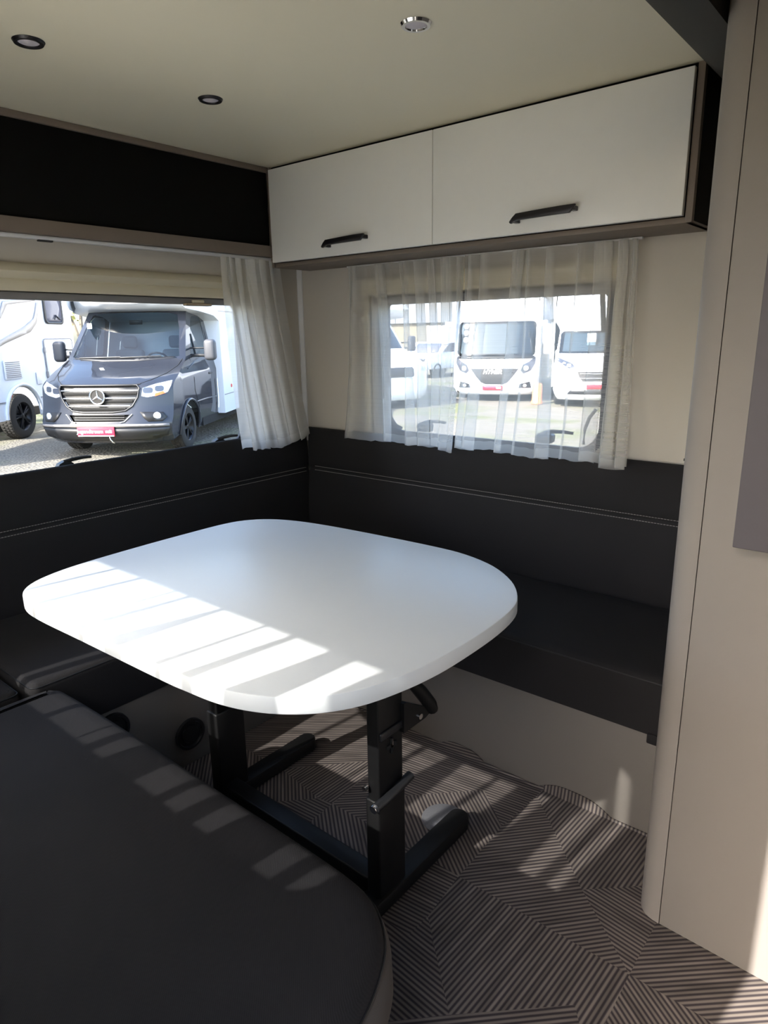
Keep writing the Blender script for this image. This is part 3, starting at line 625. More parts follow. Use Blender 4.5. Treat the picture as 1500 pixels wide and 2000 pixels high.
# ================================================================ CURTAINS
def curtain(name, label, m, P, u_top, u_bot, z_top, z_bot, folds, pleats=0, lam=.012, drift=None, zj=.0045, nz=46, edge=None, seed=0):
    """hanging voile: the cloth runs along u and doubles back on itself at every fold -> three layers there.
    folds: (u_top,u_bottom,width_top,width_bottom)."""
    rows = []; zb = z_bot
    seg = 12
    for j in range(nz+1):
        v = j/nz; zt = z_top+(zb-z_top)*v
        a = u_top[0]+(u_bot[0]-u_top[0])*v; b = u_top[1]+(u_bot[1]-u_top[1])*v
        key = [(a, 0.)]
        for (c0, c1, w0, w1) in folds:
            c = c0+(c1-c0)*v; ww = max(.0004, w0+(w1-w0)*v)
            c += .006*noise.noise(Vector((c0*9+seed, v*3, 0)))
            key += [(c+ww/2, .5), (c-ww/2, 1.), ((c+ww/2), 1.5)] if False else [(c+ww/2, 0.), (c-ww/2, 1.)]
        key.append((b, 0.))
        row = []; 
        for i in range(len(key)-1):
            (ua, fa), (ub, fb) = key[i], key[i+1]
            for s in range(seg):
                t = s/seg; row.append((ua+(ub-ua)*t, fa+(fb-fa)*t))
        row.append(key[-1]); out = []
        n = len(row)
        for i, (u, f) in enumerate(row):
            q = i/(n-1)
            top_f = (1-v)**2
            d = f*lam*(.4+.9*v)+zj*noise.noise(Vector((u*11+seed, v*1.2, seed)))*(.4+v)
            if pleats:
                d += .0095*math.sin(2*PI*pleats*q)*(top_f+.04); u += .0035*math.cos(2*PI*pleats*q*1.0)*top_f
            z = zt+ (edge(q) if edge else 0)*v + .004*noise.noise(Vector((u*30, seed, 3)))*v*v*2
            out.append((P(u, d, z, v), (q*2, 1-v)))
        rows.append(out)
    bm = bmesh.new(); uvl = bm.loops.layers.uv.new('UVMap')
    g = [[bm.verts.new(p[0]) for p in r] for r in rows]
    for j in range(nz):
        for i in range(len(g[0])-1):
            f = bm.faces.new((g[j][i], g[j][i+1], g[j+1][i+1], g[j+1][i]))
            for lp, (a, b) in zip(f.loops, ((j, i), (j, i+1), (j+1, i+1), (j+1, i))): lp[uvl].uv = rows[a][b][1]
    me = bpy.data.meshes.new(name); bm.to_mesh(me); bm.free()
    o = link(name, me, m, None, True); return tag(o, label, 'curtain')
# left window: bunched panel in the corner; its hem lies over the backrest
lf = [(1.765, 1.765, .02, .05), (1.815, 1.845, .03, .045), (1.87, 1.91, .04, .06), (1.925, 1.975, .04, .06), (1.98, 2.035, .04, .055)]
curtain('curtain', 'bunched white sheer curtain in the corner beside the clear left window', 'sheerL',
        lambda u, d, z, v: (XL+.056+.085*max(0, v-.05)**1.4+d*1.5, u, z), (1.728, 2.030), (1.715, 2.098), 1.601, .862, lf, 7, .016, zj=.008, edge=lambda q: -.012*math.sin(q*5)+.006*math.sin(q*40), seed=1.3)
# right window: two thin panels meeting in the middle
PR = lambda u, d, z, v: (u, YR-.050-.062*max(0, v-.1)**1.6-d, z)
rf1 = [(-1.93, -1.93, .02, .04), (-1.790, -1.720, .055, .030), (-1.690, -1.60, .012, .05), (-1.61, -1.54, .03, .05), (-1.545, -1.485, .03, .03), (-1.48, -1.450, .055, .03), (-1.425, -1.422, .012, .015)]
curtain('curtain', 'thin white sheer curtain, left half over the right window', 'sheerR', PR, (-1.962, -1.408), (-1.955, -1.412), 1.568, .884, rf1, 17, .010, edge=lambda q: -.020*math.exp(-((q-.88)/.06)**2)+.003*math.sin(q*30), seed=2.1)
rf2 = [(-1.380, -1.385, .014, .02), (-1.320, -1.340, .035, .050), (-1.19, -1.215, .045, .020), (-1.150, -1.150, .008, .003), (-1.075, -1.045, .025, .050), (-.975, -.975, .008, .003), (-.895, -.880, .06, .05), (-.835, -.820, .03, .04), (-.80, -.775, .012, .03)]
curtain('curtain', 'thin white sheer curtain, right half over the right window', 'sheerR', PR, (-1.402, -.790), (-1.398, -.752), 1.568, .892, rf2, 19, .010, edge=lambda q: -.014*math.exp(-((q-.9)/.08)**2)-.008*math.exp(-((q-.45)/.1)**2)+.003*math.sin(q*35), seed=5.7)
# window behind the camera: this voile filters the sun that falls on the table (outside the picture)
nf = [(-1.80, -1.80, .01, .03), (-1.69, -1.68, .004, .02), (-1.57, -1.575, .006, .02), (-1.43, -1.43, .002, .004), (-1.375, -1.375, .004, .03), (-1.25, -1.26, -.045, .12), (-1.113, -1.113, .002, .025), (-1.03, -1.03, .004, .045), (-.90, -.905, .03, .12), (-.79, -.785, .03, .03)]
curtain('curtain', 'white sheer curtain over the window behind the near seat', 'sheerN', lambda u, d, z, v: (u, YN+.05+d, z), (-1.95, -.70), (-1.93, -.68), 1.56, .82, nf, 12, .014, seed=8.2)

# ================================================================ OUTSIDE
GZ = -.43
bm = bmesh.new(); N = 48
gv = [[bm.verts.new(((i-N/2)*4.0, (j-N/3)*4.0, GZ+.03*noise.noise(Vector((i*.7, j*.7, 0))))) for i in range(N+1)] for j in range(N+1)]
for j in range(N):
    for i in range(N): bm.faces.new((gv[j][i], gv[j][i+1], gv[j+1][i+1], gv[j+1][i]))
tag(from_bm('ground', bm, 'gravel', None, True, None), kind='structure')

def wheel(parent, x, y, r, side, wdt=.24, spokes=5):
    """tyre (with tread blocks) > rim; axle along Y, side=+1 outer face at +y"""
    m = Matrix.Translation((x, y, r)) @ Matrix.Rotation(-side*PI/2, 4, 'X')
    t = lathe('tyre', [(r*.62, -wdt/2), (r*.90, -wdt/2), (r*.985, -wdt*.42), (r, -wdt*.3), (r, wdt*.3), (r*.985, wdt*.42), (r*.90, wdt/2), (r*.64, wdt/2), (r*.62, wdt*.40), (r*.60, -wdt*.3)], 'tyre', parent, 40, m)
    bm = bmesh.new()
    for k in range(44):
        for zz in (-.26, .0, .26):
            bm_box(bm, (r-.004, -.013, wdt*zz-.022), (r+.008, .013, wdt*zz+.022), 0, 1, m @ Matrix.Rotation(2*PI*(k+zz)/44, 4, 'Z'))
    tr = from_bm('tread', bm, 'tyre', t); tr['kind'] = 'stuff'
    bm = bmesh.new()
    for k in range(spokes):
        for da in (-.13, .13): bm_box(bm, (r*.10, -.016, wdt*.28), (r*.60, .016, wdt*.42), .006, 1, m @ Matrix.Rotation(2*PI*k/spokes+da, 4, 'Z'))
    me = bpy.data.meshes.new('s'); bm.to_mesh(me); bm.free()
    rm = lathe('rim', [(0, wdt*.40), (r*.10, wdt*.42), (r*.15, wdt*.38), (r*.15, wdt*.10), (r*.5, wdt*.05), (r*.58, wdt*.38), (r*.63, wdt*.44), (r*.645, wdt*.36)], 'rim_black', t, 32, m)
    b2 = bmesh.new(); b2.from_mesh(rm.data); b2.from_mesh(me); b2.to_mesh(rm.data); b2.free()
def lerp_t(tab, z):
    if z <= tab[0][0]: return tab[0][1]
    for (a, fa), (b, fb) in zip(tab, tab[1:]):
        if z <= b: return fa+(fb-fa)*(z-a)/(b-a)
    return tab[-1][1]

# ---- dark blue-grey camper van with white coach body (left window)
def camper():
    V = thing('camper_van', 'dark blue-grey cab camper with white body parked outside the left window', 'camper van', (-9.637, 5.048, GZ), -.949)
    prof = [(.10, -.18), (.25, -.06), (.33, .08), (.45, .12), (.52, .12), (.58, .08), (.75, .02), (1.05, -.03), (1.10, -.08), (1.16, -.22), (1.27, -.50), (1.37, -.80), (1.42, -.92), (2.16, -1.55), (2.24, -1.72), (2.30, -2.1), (2.33, -2.5)]
    WT = [(.10, .85), (.3, .98), (.6, 1.02), (1.2, 1.02), (1.42, .97), (2.16, .83), (2.3, .74)]
    CV = [(1.15, .30), (1.42, .17), (2.2, .12)]
    def fx(Y, z): return lerp_t(prof, z)-lerp_t(CV, z)*min(abs(Y)/lerp_t(WT, z), 1.05)**3
    F = lambda off: (lambda Y, z: (fx(Y, z)+off, Y, z))
    zs = [.22+.045*i for i in range(47)]
    edge = [(lerp_t(WT, z), z) for z in zs if z <= 2.28]
    outline = [(-a, b) for a, b in edge][::-1]+[(-.4, edge[0][1]), (.4, edge[0][1])]+edge+[(.4, 2.28), (-.4, 2.28)]
    outline = [(-a, b) for a, b in reversed(edge)]+edge
    WS = [(-.875, 1.46), (-.85, 1.56), (-.79, 1.88), (-.715, 2.105), (-.60, 2.135), (-.30, 2.145), (.30, 2.145), (.60, 2.135), (.715, 2.105), (.79, 1.88), (.85, 1.56), (.875, 1.46), (.78, 1.435), (.3, 1.425), (-.3, 1.425), (-.78, 1.435)]
    GR = [(-.60, 1.075), (.56, 1.075), (.60, 1.03), (.575, .90), (.50, .775), (.40, .71), (.22, .69), (-.22, .69), (-.40, .71), (-.50, .775), (-.585, .90), (-.62, 1.03)]
    IN = [(-.46, .655), (.46, .655), (.38, .560), (-.38, .560)]
    HL = [(.62, .915), (.64, 1.03), (.80, 1.085), (.985, 1.125), (.995, 1.05), (.955, .96), (.87, .925), (.70, .895)]
    FR = [(.60, .69), (.90, .675), (.955, .60), (.90, .545), (.72, .55), (.66, .60)]
    mir = lambda P: [(-a, b) for a, b in reversed(P)]
    body = patch('cab_body', outline, F(0), 'vanblue', V, [WS, GR, IN, HL, mir(HL)], .05)
    patch('windshield', WS, F(-.004), 'vanglass', V, [], .08)
    # black band at the top of the screen and cowl below it
    patch('cowl', [(-.86, 1.425), (-.3, 1.395), (.3, 1.395), (.86, 1.425), (.80, 1.455), (.3, 1.437), (-.3, 1.437), (-.80, 1.455)], F(.006), 'blackplastic', V, [], .08, .01)
    for s, (a, b) in enumerate((((-.72, 1.445), (-.02, 1.455)), ((-.02, 1.445), (.62, 1.465)))):
        pts = [(fx(a[0]+(b[0]-a[0])*t/6, a[1]+(b[1]-a[1])*t/6)+.025, a[0]+(b[0]-a[0])*t/6, a[1]+(b[1]-a[1])*t/6) for t in range(7)]
        tube('wiper', pts, .010, 'blackplastic', V, 6)
    # grille with chrome bars and badge
    g = patch('grille', GR, F(-.045), 'grille', V, [], .08)
    for z, w_ in ((1.005, .585), (.895, .55), (.785, .47)):
        pts = [(fx(y, z)+.008, y, z-.012*abs(y)) for y in [-w_+2*w_*k/16 for k in range(17)]]
        tube('grille_bar', pts, [.011]*17, 'chrome', g, 8)
    for z, w_ in ((.955, .56), (.845, .50), (.735, .40)):
        pts = [(fx(y, z)-.018, y, z) for y in [-w_+2*w_*k/12 for k in range(13)]]
        tube('grille_slat', pts, [.020]*13, 'soot', g, 6)
    tube('grille_rim', [(fx(a, b)+.004, a, b) for a, b in resample(GR, .06)], .014, 'blackplastic', g, 8, True)
    bx = fx(0, .92)+.035
    MB = Matrix.Translation((bx, 0, .915)) @ Matrix.Rotation(PI/2, 4, 'Y')
    em = lathe('badge', [(.094, -.006), (.098, .006), (.108, .010), (.118, .006), (.118, -.008)], 'chrome', V, 36, MB)
    lathe('badge_disc', [(0, -.004), (.095, -.004), (.095, -.012)], 'blackplastic', em, 30, MB)
    bm = bmesh.new()
    for k in range(3):
        a = PI/2+2*PI*k/3; c, s = math.cos(a), math.sin(a)
        tip = (bx+.004, .1*c, .915+.1*s); l = (bx+.004, -.016*s, .915+.016*c); r = (bx+.004, .016*s, .915-.016*c); mid = (bx+.016, .0, .915)
        tv = [bm.verts.new(p) for p in (tip, l, r, mid)]; bm.faces.new((tv[0], tv[1], tv[3])); bm.faces.new((tv[0], tv[3], tv[2])); bm.faces.new((tv[1], tv[2], tv[3]))
    from_bm('star', bm, 'chrome', em)
    # lower intake with its chrome corners, bumper skid
    patch('lower_intake', IN, F(-.05), 'soot', V, [], .08)
    for k in range(3): tube('intake_bar', [(fx(y, .58+.03*k)-.03, y, .58+.03*k) for y in [-.38+.76*q/8 for q in range(9)]], .008, 'grille', V, 6)
    for s in (-1, 1): tube('chrome_strip', [(fx(.5, .66)+.01, s*.50, .662), (fx(.46, .62)+.012, s*.455, .615), (fx(.4, .56)+.014, s*.40, .560), (fx(.33, .55)+.012, s*.34, .548)], .009, 'chrome', V, 8)
    patch('bumper_strip', [(-.98, .505), (-.5, .525), (.5, .525), (.98, .505), (.98, .47), (.5, .488), (-.5, .488), (-.98, .47)], F(.012), 'greybar', V, [], .08, .02)
    patch('bumper_skirt', [(-.98, .455), (.98, .455), (.94, .33), (.7, .27), (-.7, .27), (-.94, .33)], F(.006), 'blackplastic', V, [], .08, .02)
    tube('tow_hook', [(.10, .16, .34), (.11, .17, .30), (.09, .19, .26), (.06, .20, .245)], .010, 'chrome', V, 8)
    for s in (1, -1):
        H = HL if s == 1 else mir(HL)
        h = patch('headlight', H, F(-.004), 'lamp', V, [], .06)
        patch('lamp_unit', rrect(.70*s-.055, .955, .70*s+.075, 1.035, .03), F(.004), 'lampdark', h, [], .05); patch('lamp_unit', rrect(.85*s-.05, .975, .85*s+.06, 1.055, .03), F(.004), 'lampdark', h, [], .05)
        if s > 0: patch('indicator', [(.80, .905), (.93, .945), (.90, .975), (.80, .945)], F(.006), 'orange', h, [], .04)
        R = FR if s == 1 else mir(FR)
        patch('fog_recess', R, F(.008), 'blackplastic', V, [], .06, .01)
        fl = lathe('fog_light', [(0, .02), (.035, .018), (.045, .012), (.052, .012), (.055, 0)], 'lamp', V, 24, Matrix.Translation((fx(.83, .625)+.012, s*.83, .625)) @ Matrix.Rotation(PI/2, 4, 'Y') @ Matrix.Rotation(-s*.5, 4, 'X'))
    # bonnet shut lines
    for s in (1, -1): tube('bonnet_line', [(fx(y, z)+.001, s*y, z) for y, z in ((.60, 1.09), (.72, 1.14), (.86, 1.22), (.93, 1.32), (.93, 1.42))], .006, 'soot', V, 6)
    tube('bonnet_line', [(fx(y, 1.085)+.003, y, 1.085) for y in [-.6+1.2*k/14 for k in range(15)]], .006, 'soot', V, 6)
    # plate
    pl = box('number_plate', (.135, -.30, .352), (.152, .26, .487), 'plate', V, .004)
    box('plate_base_line', (.1525, -.29, .354), (.1545, .25, .368), 'letter', pl)
    RX = Matrix(((0, 0, 1, 0), (1, 0, 0, 0), (0, 1, 0, 0), (0, 0, 0, 1)))
    text('lettering', 'Jugendtraum', .078, 'letter', pl, Matrix.Translation((.153, -.105, .424)) @ RX, .002, .001)
    text('lettering', 'seit', .066, 'letter', pl, Matrix.Translation((.153, .175, .426)) @ RX, .002, .003)
    # flanks
    AX, AR = -.98, .425
    for s in (1, -1):
        def S(x, z, s=s, o=0.): return (x, s*(lerp_t(WT, z)+o), z)
        fr = [(fx(1.0*lerp_t(WT, z), z), z) for z in zs if z <= 2.28]
        back = [(-2.45, 2.28), (-2.45, .30)]
        arch = [(AX+AR*math.cos(a), .36+AR*math.sin(a)) for a in [PI*1.06-PI*1.12*k/18 for k in range(19)]]
        lower = [(-1.75, .27), (AX-AR-.01, .27)]+arch+[(AX+AR+.01, .27)]
        out = fr+back+lower
        win = [(-1.30, 1.46), (-1.36, 1.50), (-1.78, 2.04), (-1.90, 2.09), (-2.22, 2.09), (-2.27, 2.04), (-2.27, 1.50), (-2.24, 1.46)]
        fk = patch('flank', out, S, 'vanblue', V, [win], .09)
        patch('side_window', win, lambda x, z, s=s: S(x, z, s, -.006), 'vanglass', V, [], .15)
        tube('window_divider', [S(-1.60, 1.47, s, .004), S(-1.60, 1.80, s, .004)], .014, 'blackplastic', V, 6)
        tube('door_line', [S(-1.27, z, s, .001) for z in (1.44, 1.1, .9)]+[S(-1.42, .62, s, .001), S(-1.45, .36, s, .001)], .005, 'soot', V, 5)
        tube('door_line', [S(-2.33, z, s, .001) for z in (2.2, 1.8, 1.4, 1.0, .6, .36)], .005, 'soot', V, 5)
        tube('side_crease', [S(-1.30, .72, s, .006), S(-1.8, .73, s, .006), S(-2.35, .72, s, .006)], .010, 'vanblue', V, 6)
        tube('door_crease', [S(-1.05, 1.26, s, .004), S(-1.45, 1.36, s, .004), S(-2.3, 1.39, s, .004)], .009, 'vanblue', V, 6)
        tube('wheel_arch_lip', [S(x, z, s, .012) for x, z in arch], .022, 'vanblue', V, 8)
        box('door_handle', (-2.20, s*1.015-.015, 1.12), (-2.02, s*1.015+.015, 1.16), 'blackplastic', V, .01)
        # inner wheel house
        patch('wheel_house', rrect(AX-.5, .25, AX+.5, .85, .1), lambda x, z, s=s: (x, s*.70, z), 'soot', V, [], .3)
        # mirror
        mb = bmesh.new(); y0, y1 = (1.18, 1.37)
        bm_box(mb, (-1.50, min(s*y0, s*y1), 1.375), (-1.34, max(s*y0, s*y1), 1.71), .06, 4); mr = from_bm('wing_mirror', mb, 'mirror', V, True, 60)
        bm_ = bmesh.new(); bm_box(bm_, (-1.47, min(s*.93, s*1.22), 1.43), (-1.40, max(s*.93, s*1.22), 1.48), .015); bm_box(bm_, (-1.46, min(s*.93, s*1.2), 1.56), (-1.42, max(s*.93, s*1.2), 1.585), .008)
        from_bm('mirror_arm', bm_, 'blackplastic', mr, True, 60)
    wheel(V, AX, .86, .345, 1); wheel(V, AX, -.86, .345, -1)
    # cab interior
    box('dashboard', (-1.35, -.86, 1.05), (-1.0, .86, 1.40), 'interior', V, .05); box('cab_floor', (-2.4, -.85, .35), (-.6, .85, .5), 'soot', V)
    box('dash_shelf', (-1.12, -.30, 1.401), (-1.04, .30, 1.43), 'whiteplastic', V, .006)
    tube('steering_wheel', [(-1.42+.10*math.cos(a), .40+.19*math.sin(a), 1.36+.15*math.cos(a)) for a in [2*PI*k/20 for k in range(20)]], .016, 'blackplastic', V, 8, True)
    for s in (1, -1):
        bm = bmesh.new(); bm_box(bm, (-2.15, s*.42-.25, .70), (-1.65, s*.42+.25, .88), .05, 3); bm_box(bm, (-2.28, s*.42-.25, .80), (-2.12, s*.42+.25, 1.55), .06, 3); bm_box(bm, (-2.28, s*.42-.13, 1.57), (-2.17, s*.42+.13, 1.78), .05, 3)
        from_bm('cab_seat', bm, 'seat', V, True, 60)
    box('rear_curtain', (-3.0, -.9, .5), (-2.96, .9, 2.2), 'interior', V)
    box('sticker', (-1.315, -.70, 1.90), (-1.31, -.62, 1.985), 'letter', V, 0, 1, Matrix.Translation((0, 0, 0)))
    box('rear_view_mirror', (-1.62, -.12, 1.96), (-1.60, .10, 2.03), 'blackplastic', V, .008)
    # white coach body and overcab pod
    W2, XB = 1.13, -7.2
    pod = [(-2.46, .40), (-2.46, 2.02), (-2.20, 2.10), (-1.62, 2.16), (-1.30, 2.20), (-1.18, 2.27), (-1.16, 2.36), (-1.26, 2.55), (-1.60, 2.78), (-2.1, 2.90), (-2.6, 2.92), (XB, 2.92), (XB, .40)]
    bm = bmesh.new()
    def half(x, z):     # narrower and rounded towards the nose
        return W2 if x < -2.4 else W2-.16*((x+2.4)/1.25)**2-.05*(1 if x > -1.5 else 0)
    v, f = cdt(pod, [], .14)
    for s in (1, -1):
        fv = {}
        for tri in f:
            q = []
            for i in tri:
                if i not in fv: fv[i] = bm.verts.new((v[i][0], s*half(*v[i]), v[i][1]))
                q.append(fv[i])
            bm.faces.new(q)
    rp_ = resample(pod, .14); K = 12
    for i in range(len(rp_)):
        a, b = rp_[i], rp_[(i+1) % len(rp_)]
        def bow(p, t): 
            x, z = p; n = max(0, min(1, (x+1.7)/.5)); return (x-(.22*n*abs(t)**2.5), t*half(x, z), z+(.10*n*abs(t)**2.2 if z < 2.35 else 0))
        for k in range(K):
            t0, t1 = -1+2*k/K, -1+2*(k+1)/K
            bm.faces.new([bm.verts.new(p) for p in (bow(a, t0), bow(a, t1), bow(b, t1), bow(b, t0))])
    bmesh.ops.remove_doubles(bm, verts=bm.verts, dist=.004)
    from_bm('coach_body', bm, 'vanwhite', V, True, 40)
    for s in (1, -1):
        box('body_seam', (-4.2, s*W2-.004, 2.18), (-2.45, s*W2+.004, 2.195), 'greybar', V); box('body_seam', (XB, s*W2-.004, .72), (-2.50, s*W2+.004, .735), 'greybar', V)
        lathe('side_marker', [(0, .012), (.03, .010), (.035, 0)], 'red', V, 16, Matrix.Translation((-2.95, s*W2, .86)) @ Matrix.Rotation(-s*PI/2, 4, 'X'))
    box('underbody', (XB, -1.0, .28), (-1.6, 1.0, .42), 'soot', V)
    wheel(V, -5.6, .95, .345, 1); wheel(V, -5.6, -.95, .345, -1)
camper()

# ---- white motorhome, flank towards us, at the left edge of the left window
def flank_motorhome():
    V = thing('motorhome', 'white motorhome seen from its side at the left edge of the left window', 'motorhome', (-9.637, 5.048, GZ), -.949)
    ys = -2.5; X0, X1 = 1.9, -4.23
    WC, WR = -2.16, .50
    arch = [(WC+WR*math.cos(a), .42+WR*math.sin(a)) for a in [-.1+(PI+.2)*k/16 for k in range(17)]]
    out = [(X0, .40), (X0, 2.95), (X1, 2.95), (X1-.04, 1.5), (X1, .36)]+[(WC-WR-.02, .36)]+arch[::-1]+[(WC+WR+.02, .38)]
    win = rrect(-3.86, 2.07, -3.28, 2.75, .08)
    patch('side_wall', out, lambda x, z: (x, ys-.02*math.sin((z-.4)*1.2), z), 'vanwhite', V, [win], .16)
    gl = patch('side_window', win, lambda x, z: (x, ys+.005, z), 'darkglass', V, [], .2, .02); patch('window_rim', rrect(-3.90, 2.03, -3.24, 2.79, .10), lambda x, z: (x, ys+.010, z), 'blackplastic', V, [rrect(-3.85, 2.08, -3.29, 2.74, .08)], .15, .02)
    tube('window_handle', [(-3.55, ys+.03, 2.12), (-3.60, ys+.03, 2.20), (-3.72, ys+.03, 2.14), (-3.76, ys+.03, 2.12)], .012, 'blackplastic', gl, 6)
    box('roof', (X1, ys-2.2, 2.93), (X0, ys-.02, 2.98), 'vanwhite', V); box('rear_wall', (X1, ys-2.2, .4), (X1+.04, ys-.02, 2.95), 'vanwhite', V); box('front_wall', (X0-.04, ys-2.2, .4), (X0, ys-.02, 2.95), 'vanwhite', V)
    box('underbody', (X1+.3, ys-2.1, .25), (X0, ys-.75, .42), 'soot', V)
    patch('wheel_house', rrect(WC-.6, .1, WC+.6, 1.0, .1), lambda x, z: (x, ys-.55, z), 'soot', V, [], .4)
    tube('wheel_arch_lip', [(WC+(WR+.05)*math.cos(a), ys+.02, .42+(WR+.05)*math.sin(a)) for a in [-.05+(PI+.1)*k/16 for k in range(17)]], [.035]*17, 'vanwhite', V, 8)
    wheel(V, WC, ys-.14, .40, 1, .26)
    wheel(V, WC, ys-1.95, .40, -1, .26)
    vt = box('vent_grille', (-2.235, ys, 1.075), (-1.745, ys+.014, 1.40), 'whiteplastic', V, .004)
    for k in range(9): box('louvre', (-2.20, ys+.012, 1.10+.032*k), (-1.78, ys+.020, 1.114+.032*k), 'greybar', vt)
    dr = patch('side_door', rrect(-4.12, .96, -3.10, 1.745, .06), lambda x, z: (x, ys+.004, z), 'vanwhite', V, [], .2, .008)
    tube('door_line', [(a, ys+.006, b) for a, b in rrect(-4.13, .95, -3.09, 1.755, .06)], .009, 'greybar', dr, 6, True)
    for z in (1.05, 1.50): box('hinge', (-3.10, ys+.004, z), (-3.06, ys+.024, z+.10), 'greybar', dr)
    box('door_lock', (-4.02, ys+.008, 1.42), (-3.98, ys+.024, 1.50), 'blackplastic', dr, .006)
    box('service_flap', (-2.86, ys, .93), (-2.70, ys+.016, 1.16), 'whiteplastic', V, .008)
    lathe('side_marker', [(0, .014), (.035, .012), (.045, 0)], 'red', V, 16, Matrix.Translation((-1.83, ys, .80)) @ Matrix.Rotation(-PI/2, 4, 'X'))
    box('waist_line', (-1.70, ys, .68), (X0, ys+.01, .70), 'greybar', V); box('waist_line', (X1, ys, .685), (-2.75, ys+.01, .70), 'greybar', V)
    for P in ([(-1.35, 1.62), (-1.90, 1.78), (-2.55, 1.98), (-2.86, 2.12), (-2.96, 2.28), (-3.02, 2.42), (-3.09, 2.42), (-3.04, 2.26), (-2.94, 2.04), (-2.70, 1.88), (-1.90, 1.69), (-1.35, 1.52)],
              [(-1.80, 2.12), (-2.0, 2.40), (-2.9, 2.50), (-3.0, 2.68), (-3.09, 2.68), (-2.98, 2.44), (-2.1, 2.34), (-1.86, 2.10)], [(-2.2, 2.50), (-2.42, 2.80), (-3.06, 2.84), (-3.05, 2.78), (-2.48, 2.74), (-2.28, 2.50)]):
        patch('decal', P, lambda x, z: (x, ys+.008, z), 'decal', V, [], .1, .002)
flank_motorhome()

# ---- white motorhomes facing the right window
def a_class():
    V = thing('motorhome', 'white motorhome with wide flat windscreen and lettered black grille outside the right window', 'motorhome', (-9.2, 15.6, GZ), math.radians(-66))
    prof = [(.18, -.10), (.25, 0), (.62, .06), (.95, .04), (1.10, 0), (1.95, -.28), (2.1, -.35), (2.6, -.55), (2.8, -.8)]; Wd = [(.18, 1.0), (.35, 1.08), (1.2, 1.10), (2.2, 1.08), (2.6, 1.02), (2.8, .95)]
    def fx(Y, z): return lerp_t(prof, z)-.32*(abs(Y)/lerp_t(Wd, z))**3.5*.7
    F = lambda off: (lambda Y, z: (fx(Y, z)+off, Y, z))
    zs = [.18+.08*k for k in range(33)]; edge = [(lerp_t(Wd, z), z) for z in zs]
    WS = rrect(-1.0, 1.16, 1.0, 2.03, .10)
    GR = [(-.62, .85), (.62, .85), (.48, .66), (.34, .50), (.22, .45), (-.22, .45), (-.34, .50), (-.48, .66)]
    patch('front', [(-a, b) for a, b in reversed(edge)]+edge, F(0), 'vanwhite', V, [WS, GR], .09)
    patch('windshield', WS, F(-.01), 'vanglass', V, [], .15)
    patch('sunshade', rrect(-.94, 1.22, .94, 1.98, .05), F(-.10), 'greybar', V, [], .2)
    patch('screen_base', [(-1.0, 1.10), (1.0, 1.10), (.98, 1.17), (-.98, 1.17)], F(.006), 'blackplastic', V, [], .12, .01)
    g = patch('grille', GR, F(.004), 'grille', V, [], .1)
    RX = Matrix(((0, 0, 1, 0), (1, 0, 0, 0), (0, 1, 0, 0), (0, 0, 0, 1)))
    text('lettering', 'HYMER', .15, 'letter', g, Matrix.Translation((fx(0, .75)+.012, -.05, .765)) @ RX, .004, .006, shear=.3)
    for s in (1, -1):
        H = [(.66, .80), (.72, .95), (.86, 1.02), (1.02, 1.16), (1.02, .98), (.92, .80), (.74, .72)]; H = H if s > 0 else [(-a, b) for a, b in reversed(H)]
        h = patch('headlight', H, F(.006), 'lampdark', V, [], .08); patch('lamp_unit', rrect(s*.80-.06, .80, s*.80+.06, .92, .05), F(.014), 'lamp', h, [], .05)
        R = [(.62, .36), (.66, .46), (.90, .52), (.94, .36)]; R = R if s > 0 else [(-a, b) for a, b in reversed(R)]
        r = patch('fog_recess', R, F(.008), 'blackplastic', V, [], .08); patch('fog_light', rrect(s*.78-.045, .38, s*.78+.045, .46, .04), F(.018), 'lamp', r, [], .04)
        mb = bmesh.new(); bm_box(mb, (-.02, min(s*1.18, s*1.40), 1.45), (.14, max(s*1.18, s*1.40), 1.95), .07, 3); bm_box(mb, (-.06, min(s*1.05, s*1.3), 1.90), (.06, max(s*1.05, s*1.3), 2.04), .03, 2); from_bm('wing_mirror', mb, 'vanwhite', V, True, 60)
        box('side_wall', (-6.8, s*1.09-.02, .35), (-.32, s*1.09+.02, 2.62), 'vanwhite', V)
        wheel(V, -1.2, s*.93, .34, s); wheel(V, -4.8, s*.93, .34, s)
    for k, z in enumerate((1.92, 1.75, 1.58)): patch('round_sticker', rrect(-.86, z-.065, -.73, z+.065, .06), F(.004), 'letter', V, [], .06)
    p = patch('number_plate', rrect(-.30, .30, .22, .42, .01), F(.012), 'plate', V, [], .1, .01); patch('plate_lettering', rrect(.06, .34, .18, .385, .01), F(.020), 'letter', p, [], .1)
    box('roof', (-6.8, -1.08, 2.60), (-.75, 1.08, 2.72), 'vanwhite', V, .04); box('underbody', (-6.8, -1.0, .22), (-.2, 1.0, .40), 'soot', V); box('rear_wall', (-6.84, -1.1, .35), (-6.80, 1.1, 2.7), 'vanwhite', V)
    tube('wiper', [(fx(-.7, 1.17)+.03, -.7, 1.17), (fx(-.2, 1.2)+.03, -.15, 1.20), (fx(.4, 1.2)+.03, .4, 1.18)], .012, 'blackplastic', V, 6)
a_class()
